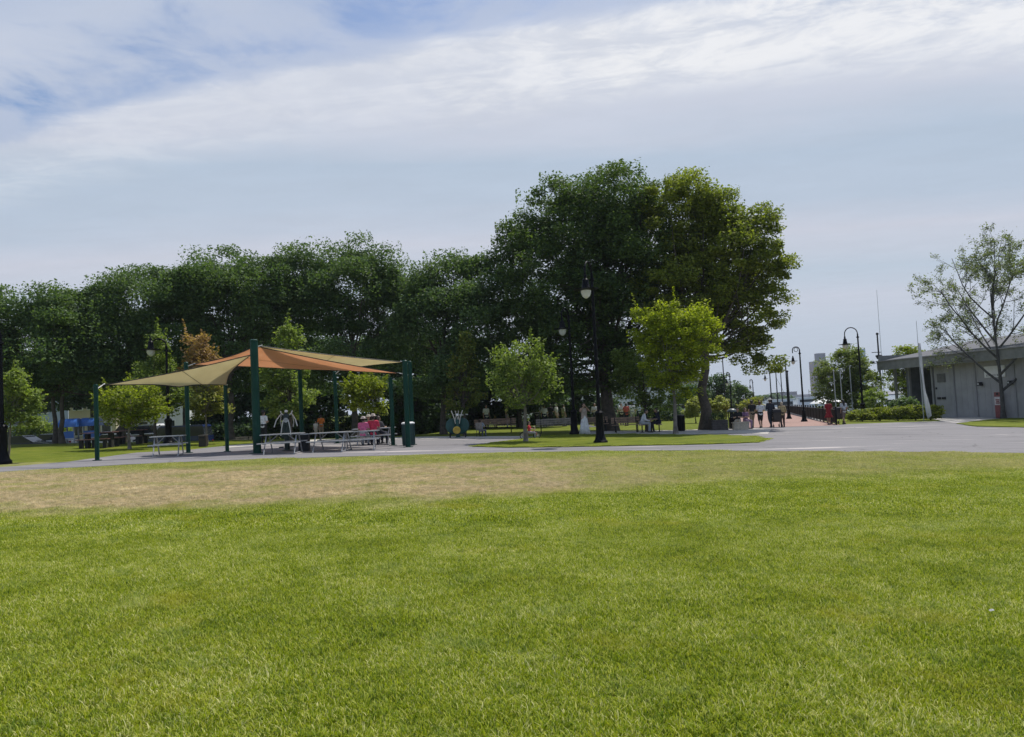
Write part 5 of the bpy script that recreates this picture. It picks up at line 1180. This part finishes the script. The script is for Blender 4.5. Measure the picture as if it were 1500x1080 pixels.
car('dark parked car beyond the twin locust trunks', 38, 59, (.03, .035, .04), R(2)); car('pale grey parked car at the right foot of the twin locust trunks', 70, 63, (.55, .57, .58), R(181)); car('dark blue parked car right of the play towers', 150, 66, (.02, .04, .12), R(179))
car('dark blue van behind the lamp under the low olive sail', 258, 57, (.015, .03, .10), R(180), 'van', None); car('white van glimpsed behind the low lime tree', 196, 66, (.72, .73, .75), R(180), 'van', None)
GF = 'cars parked far back beyond the shaded trees'
for i, (u, y, c) in enumerate([(703, 80, (.72, .72, .72)), (738, 82, (.55, .57, .6)), (772, 79, (.70, .71, .73)), (868, 84, (.66, .66, .68)), (912, 82, (.74, .74, .74)), (640, 78, (.5, .5, .52)), (985, 86, (.7, .7, .7))]):
    car(['far white car under the trees beyond the disc machine', 'far grey car left of the island sapling', 'far white car behind the island sapling', 'far silver car between white dress and maple trunk', 'far white car right of the maple trunk', 'far grey car in the shade right of the end posts', 'far white car behind the lime tree trunk'][i], u, y, c, R(178), 'car', GF)
car('white van far behind the bench, above its right half', 826, 74, (.74, .74, .75), R(175), 'van', None)
M_pblue = pmat('play_blue', (.035, .13, .42), .45, .1, 2); M_pgrey = pmat('play_grey', (.35, .37, .42), .6, .1, 2)
def play_tower(label, u, y, vt, slide):
    p = P(u, 620, y); b = Vector((p.x, y, Hz(p.x, y))); root = thing('play_tower', label, 'play tower', b, R(8), 'blue roofed play towers'); H = P(u, vt, y).z - b.z; w_ = .42
    for sx in (-1, 1):
        for sy in (-1, 1): MB().tube([(sx * w_, sy * w_, 0), (sx * w_, sy * w_, H - .6)], .06, 8).build('post', M_pgrey, root, True)
    MB().box((0, 0, H * .42), (1.0, 1.0, .1)).build('deck', M_pgrey, root)
    m = MB(); n = 12; vs = []
    for i in range(n + 1): a = math.pi * i / n; vs += [(-.66, -math.cos(a) * .70, H - .66 + math.sin(a) * .66), (.66, -math.cos(a) * .70, H - .66 + math.sin(a) * .66)]
    m.add(vs, [(i * 2, i * 2 + 1, i * 2 + 3, i * 2 + 2) for i in range(n)] + [tuple(range(0, 2 * n + 2, 2)), tuple(range(1, 2 * n + 2, 2))]); m.build('barrel_roof', M_pblue, root, True)
    MB().box((0, -.46, H * .42 + .3), (.86, .05, .55)).build('panel', M_pblue, root); MB().box((-.46, 0, H * .42 + .3), (.05, .86, .55)).build('panel', M_pblue, root)
    m = MB(); s_ = slide; m.add([(s_ * .5, -.3, H * .42 + .1), (s_ * .5, .3, H * .42 + .1), (s_ * 2.0, .3, .25), (s_ * 2.0, -.3, .25), (s_ * .5, -.3, H * .42), (s_ * .5, .3, H * .42), (s_ * 2.0, .3, .15), (s_ * 2.0, -.3, .15)], [(0, 1, 2, 3), (7, 6, 5, 4), (0, 3, 7, 4), (1, 5, 6, 2), (0, 4, 5, 1), (3, 2, 6, 7)])
    for sy in (-1, 1): m.add([(s_ * .5, sy * .3, H * .42 + .3), (s_ * 2.0, sy * .3, .45), (s_ * 2.0, sy * .34, .2), (s_ * .5, sy * .34, H * .42 + .05)], [(0, 1, 2, 3)])
    m.build('slide', M_pblue, root)
play_tower('blue barrel roofed play tower right of the twin locust trunks', 103, 60, 613.5, -1); play_tower('blue barrel roofed play tower behind the thin corner post', 134, 61, 612, 1)
def house(label, u, y, w_, hw, hr, wall, roofc, rz=0.0):
    p = P(u, 610, y); b = Vector((p.x, y, Hz(p.x, y))); root = thing('house', label, 'house', b, rz, None); d = 7
    MB().box((0, 0, hw / 2), (w_, d, hw)).build('wall', pmat('house_%d' % int(wall[2] * 999), wall, .8, .06, .6), root); m = MB().prism([(-w_ / 2 - .4, hw), (w_ / 2 + .4, hw), (0, hw + hr)], -d / 2 - .3, d / 2 + .3, 'y'); r_ = m.build('roof', pmat('hroof_%d' % int(roofc[0] * 999), roofc, .9, .2, 2), root)
    MB().box((w_ * .2, 1, hw + hr * .8), (.7, .7, 1.4)).build('chimney', pmat('chimney', (.3, .16, .12), .9), r_)
    for i in (-1, 0, 1):
        for z in ((1.5, 4.2) if hw > 4.5 else (1.5,)):
            f = MB().box((i * w_ * .3, -d / 2 - .04, z), (1.1, .08, 1.4)).build('window', M_white, root); MB().box((i * w_ * .3, -d / 2 - .09, z), (.9, .03, 1.2)).build('pane', M_glass, f)
house('cream house with pale gable behind the thin corner post', 161, 84, 5, 5.4, 2.0, (.66, .58, .42), (.34, .32, .30)); house('blue grey house beyond the far left hedge', 40, 92, 14, 5.6, 3.0, (.36, .42, .50), (.22, .23, .26)); house('white house behind the locust trunks left of the sail', 232, 88, 10, 5.0, 2.6, (.70, .70, .71), (.2, .2, .22))
house('pale house far behind the shaded trees right of the end posts', 655, 105, 12, 5.2, 2.8, (.60, .58, .56), (.2, .19, .19)); house('white house far behind the long bench', 800, 108, 11, 4.6, 2.6, (.71, .71, .70), (.25, .24, .24)); house('grey white house far behind the white topped sitter', 958, 112, 13, 4.4, 2.6, (.64, .66, .69), (.2, .2, .21))
def hedge(label, u0, u1, y, h, seed, mat):
    a, b = at_y(u0, y), at_y(u1, y); rng = np.random.default_rng(seed); L_ = b.x - a.x; n = int(900 * L_ * h / 2); root = thing('hedge', label, 'hedge', (a.x, y, a.z))
    zb = (b.z - a.z) / L_; c = np.stack([rng.random(n) * L_, rng.normal(0, .4, n), h * rng.random(n) ** .8 * (1 + .12 * np.sin(rng.random(n) * 6))], 1); c[:, 2] += c[:, 0] * zb
    c[:, 2] *= 1 + .1 * np.sin(c[:, 0] * 1.7 + seed); vs, fs = leaf_quads(c, .24, rng); me = fast_mesh('foliage', vs, fs, rng.random(len(fs))); me.materials.append(mat); o = bpy.data.objects.new('foliage', me); COL.objects.link(o); o.parent = root
    m = MB()
    for x in np.arange(.5, L_, .9): m.tube([(x, 0, x * zb - .05), (x + .1, .05, x * zb + h * .7)], .03, 5)
    m.build('stems', M_bark, root, True)
hedge('low clipped hedge along the left street', -60, 62, 54.5, .7, 3, M_dark); hedge('light green hedge beyond the left street cars', 20, 100, 70, 2.2, 4, M_young); hedge('dark hedge behind the trunks in the middle', 290, 600, 60, 1.8, 5, M_dark); hedge('dark hedge behind the trunks right of the end posts', 600, 850, 68, .6, 6, M_dark); hedge('dark low hedge behind the two table sitters', 890, 1000, 70, 1.2, 7, M_dark)
# low paper scrap on the lawn
p = G(1453, 905); p.z += .05; m = MB(); m.add([(-.016, -.012, 0), (.016, -.013, .005), (.018, .01, .01), (-.013, .013, .003), (0, 0, .014)], [(0, 1, 4), (1, 2, 4), (2, 3, 4), (3, 0, 4), (3, 2, 1, 0)])
tag(m.build('paper_scrap', pmat('paper', (.5, .5, .48), .8), loc=p), 'tiny white paper scrap lying on the near lawn at right', 'litter')

# ---- the soft summer haze over park and harbour
hm_ = bpy.data.materials.new('summer_haze'); hm_.use_nodes = True; t = hm_.node_tree; t.nodes.clear()
pv = nn(t, 'ShaderNodeVolumePrincipled'); pv.inputs['Color'].default_value = (0.72, 0.80, 0.90, 1); pv.inputs['Density'].default_value = 0.0002; pv.inputs['Anisotropy'].default_value = 0.0
o_ = nn(t, 'ShaderNodeOutputMaterial'); t.links.new(pv.outputs[0], o_.inputs['Volume'])
tag(MB().box((700, 1250, 45), (4000, 2700, 110)).build('haze', hm_), 'thin pale blue haze of a summer day', kind='stuff')
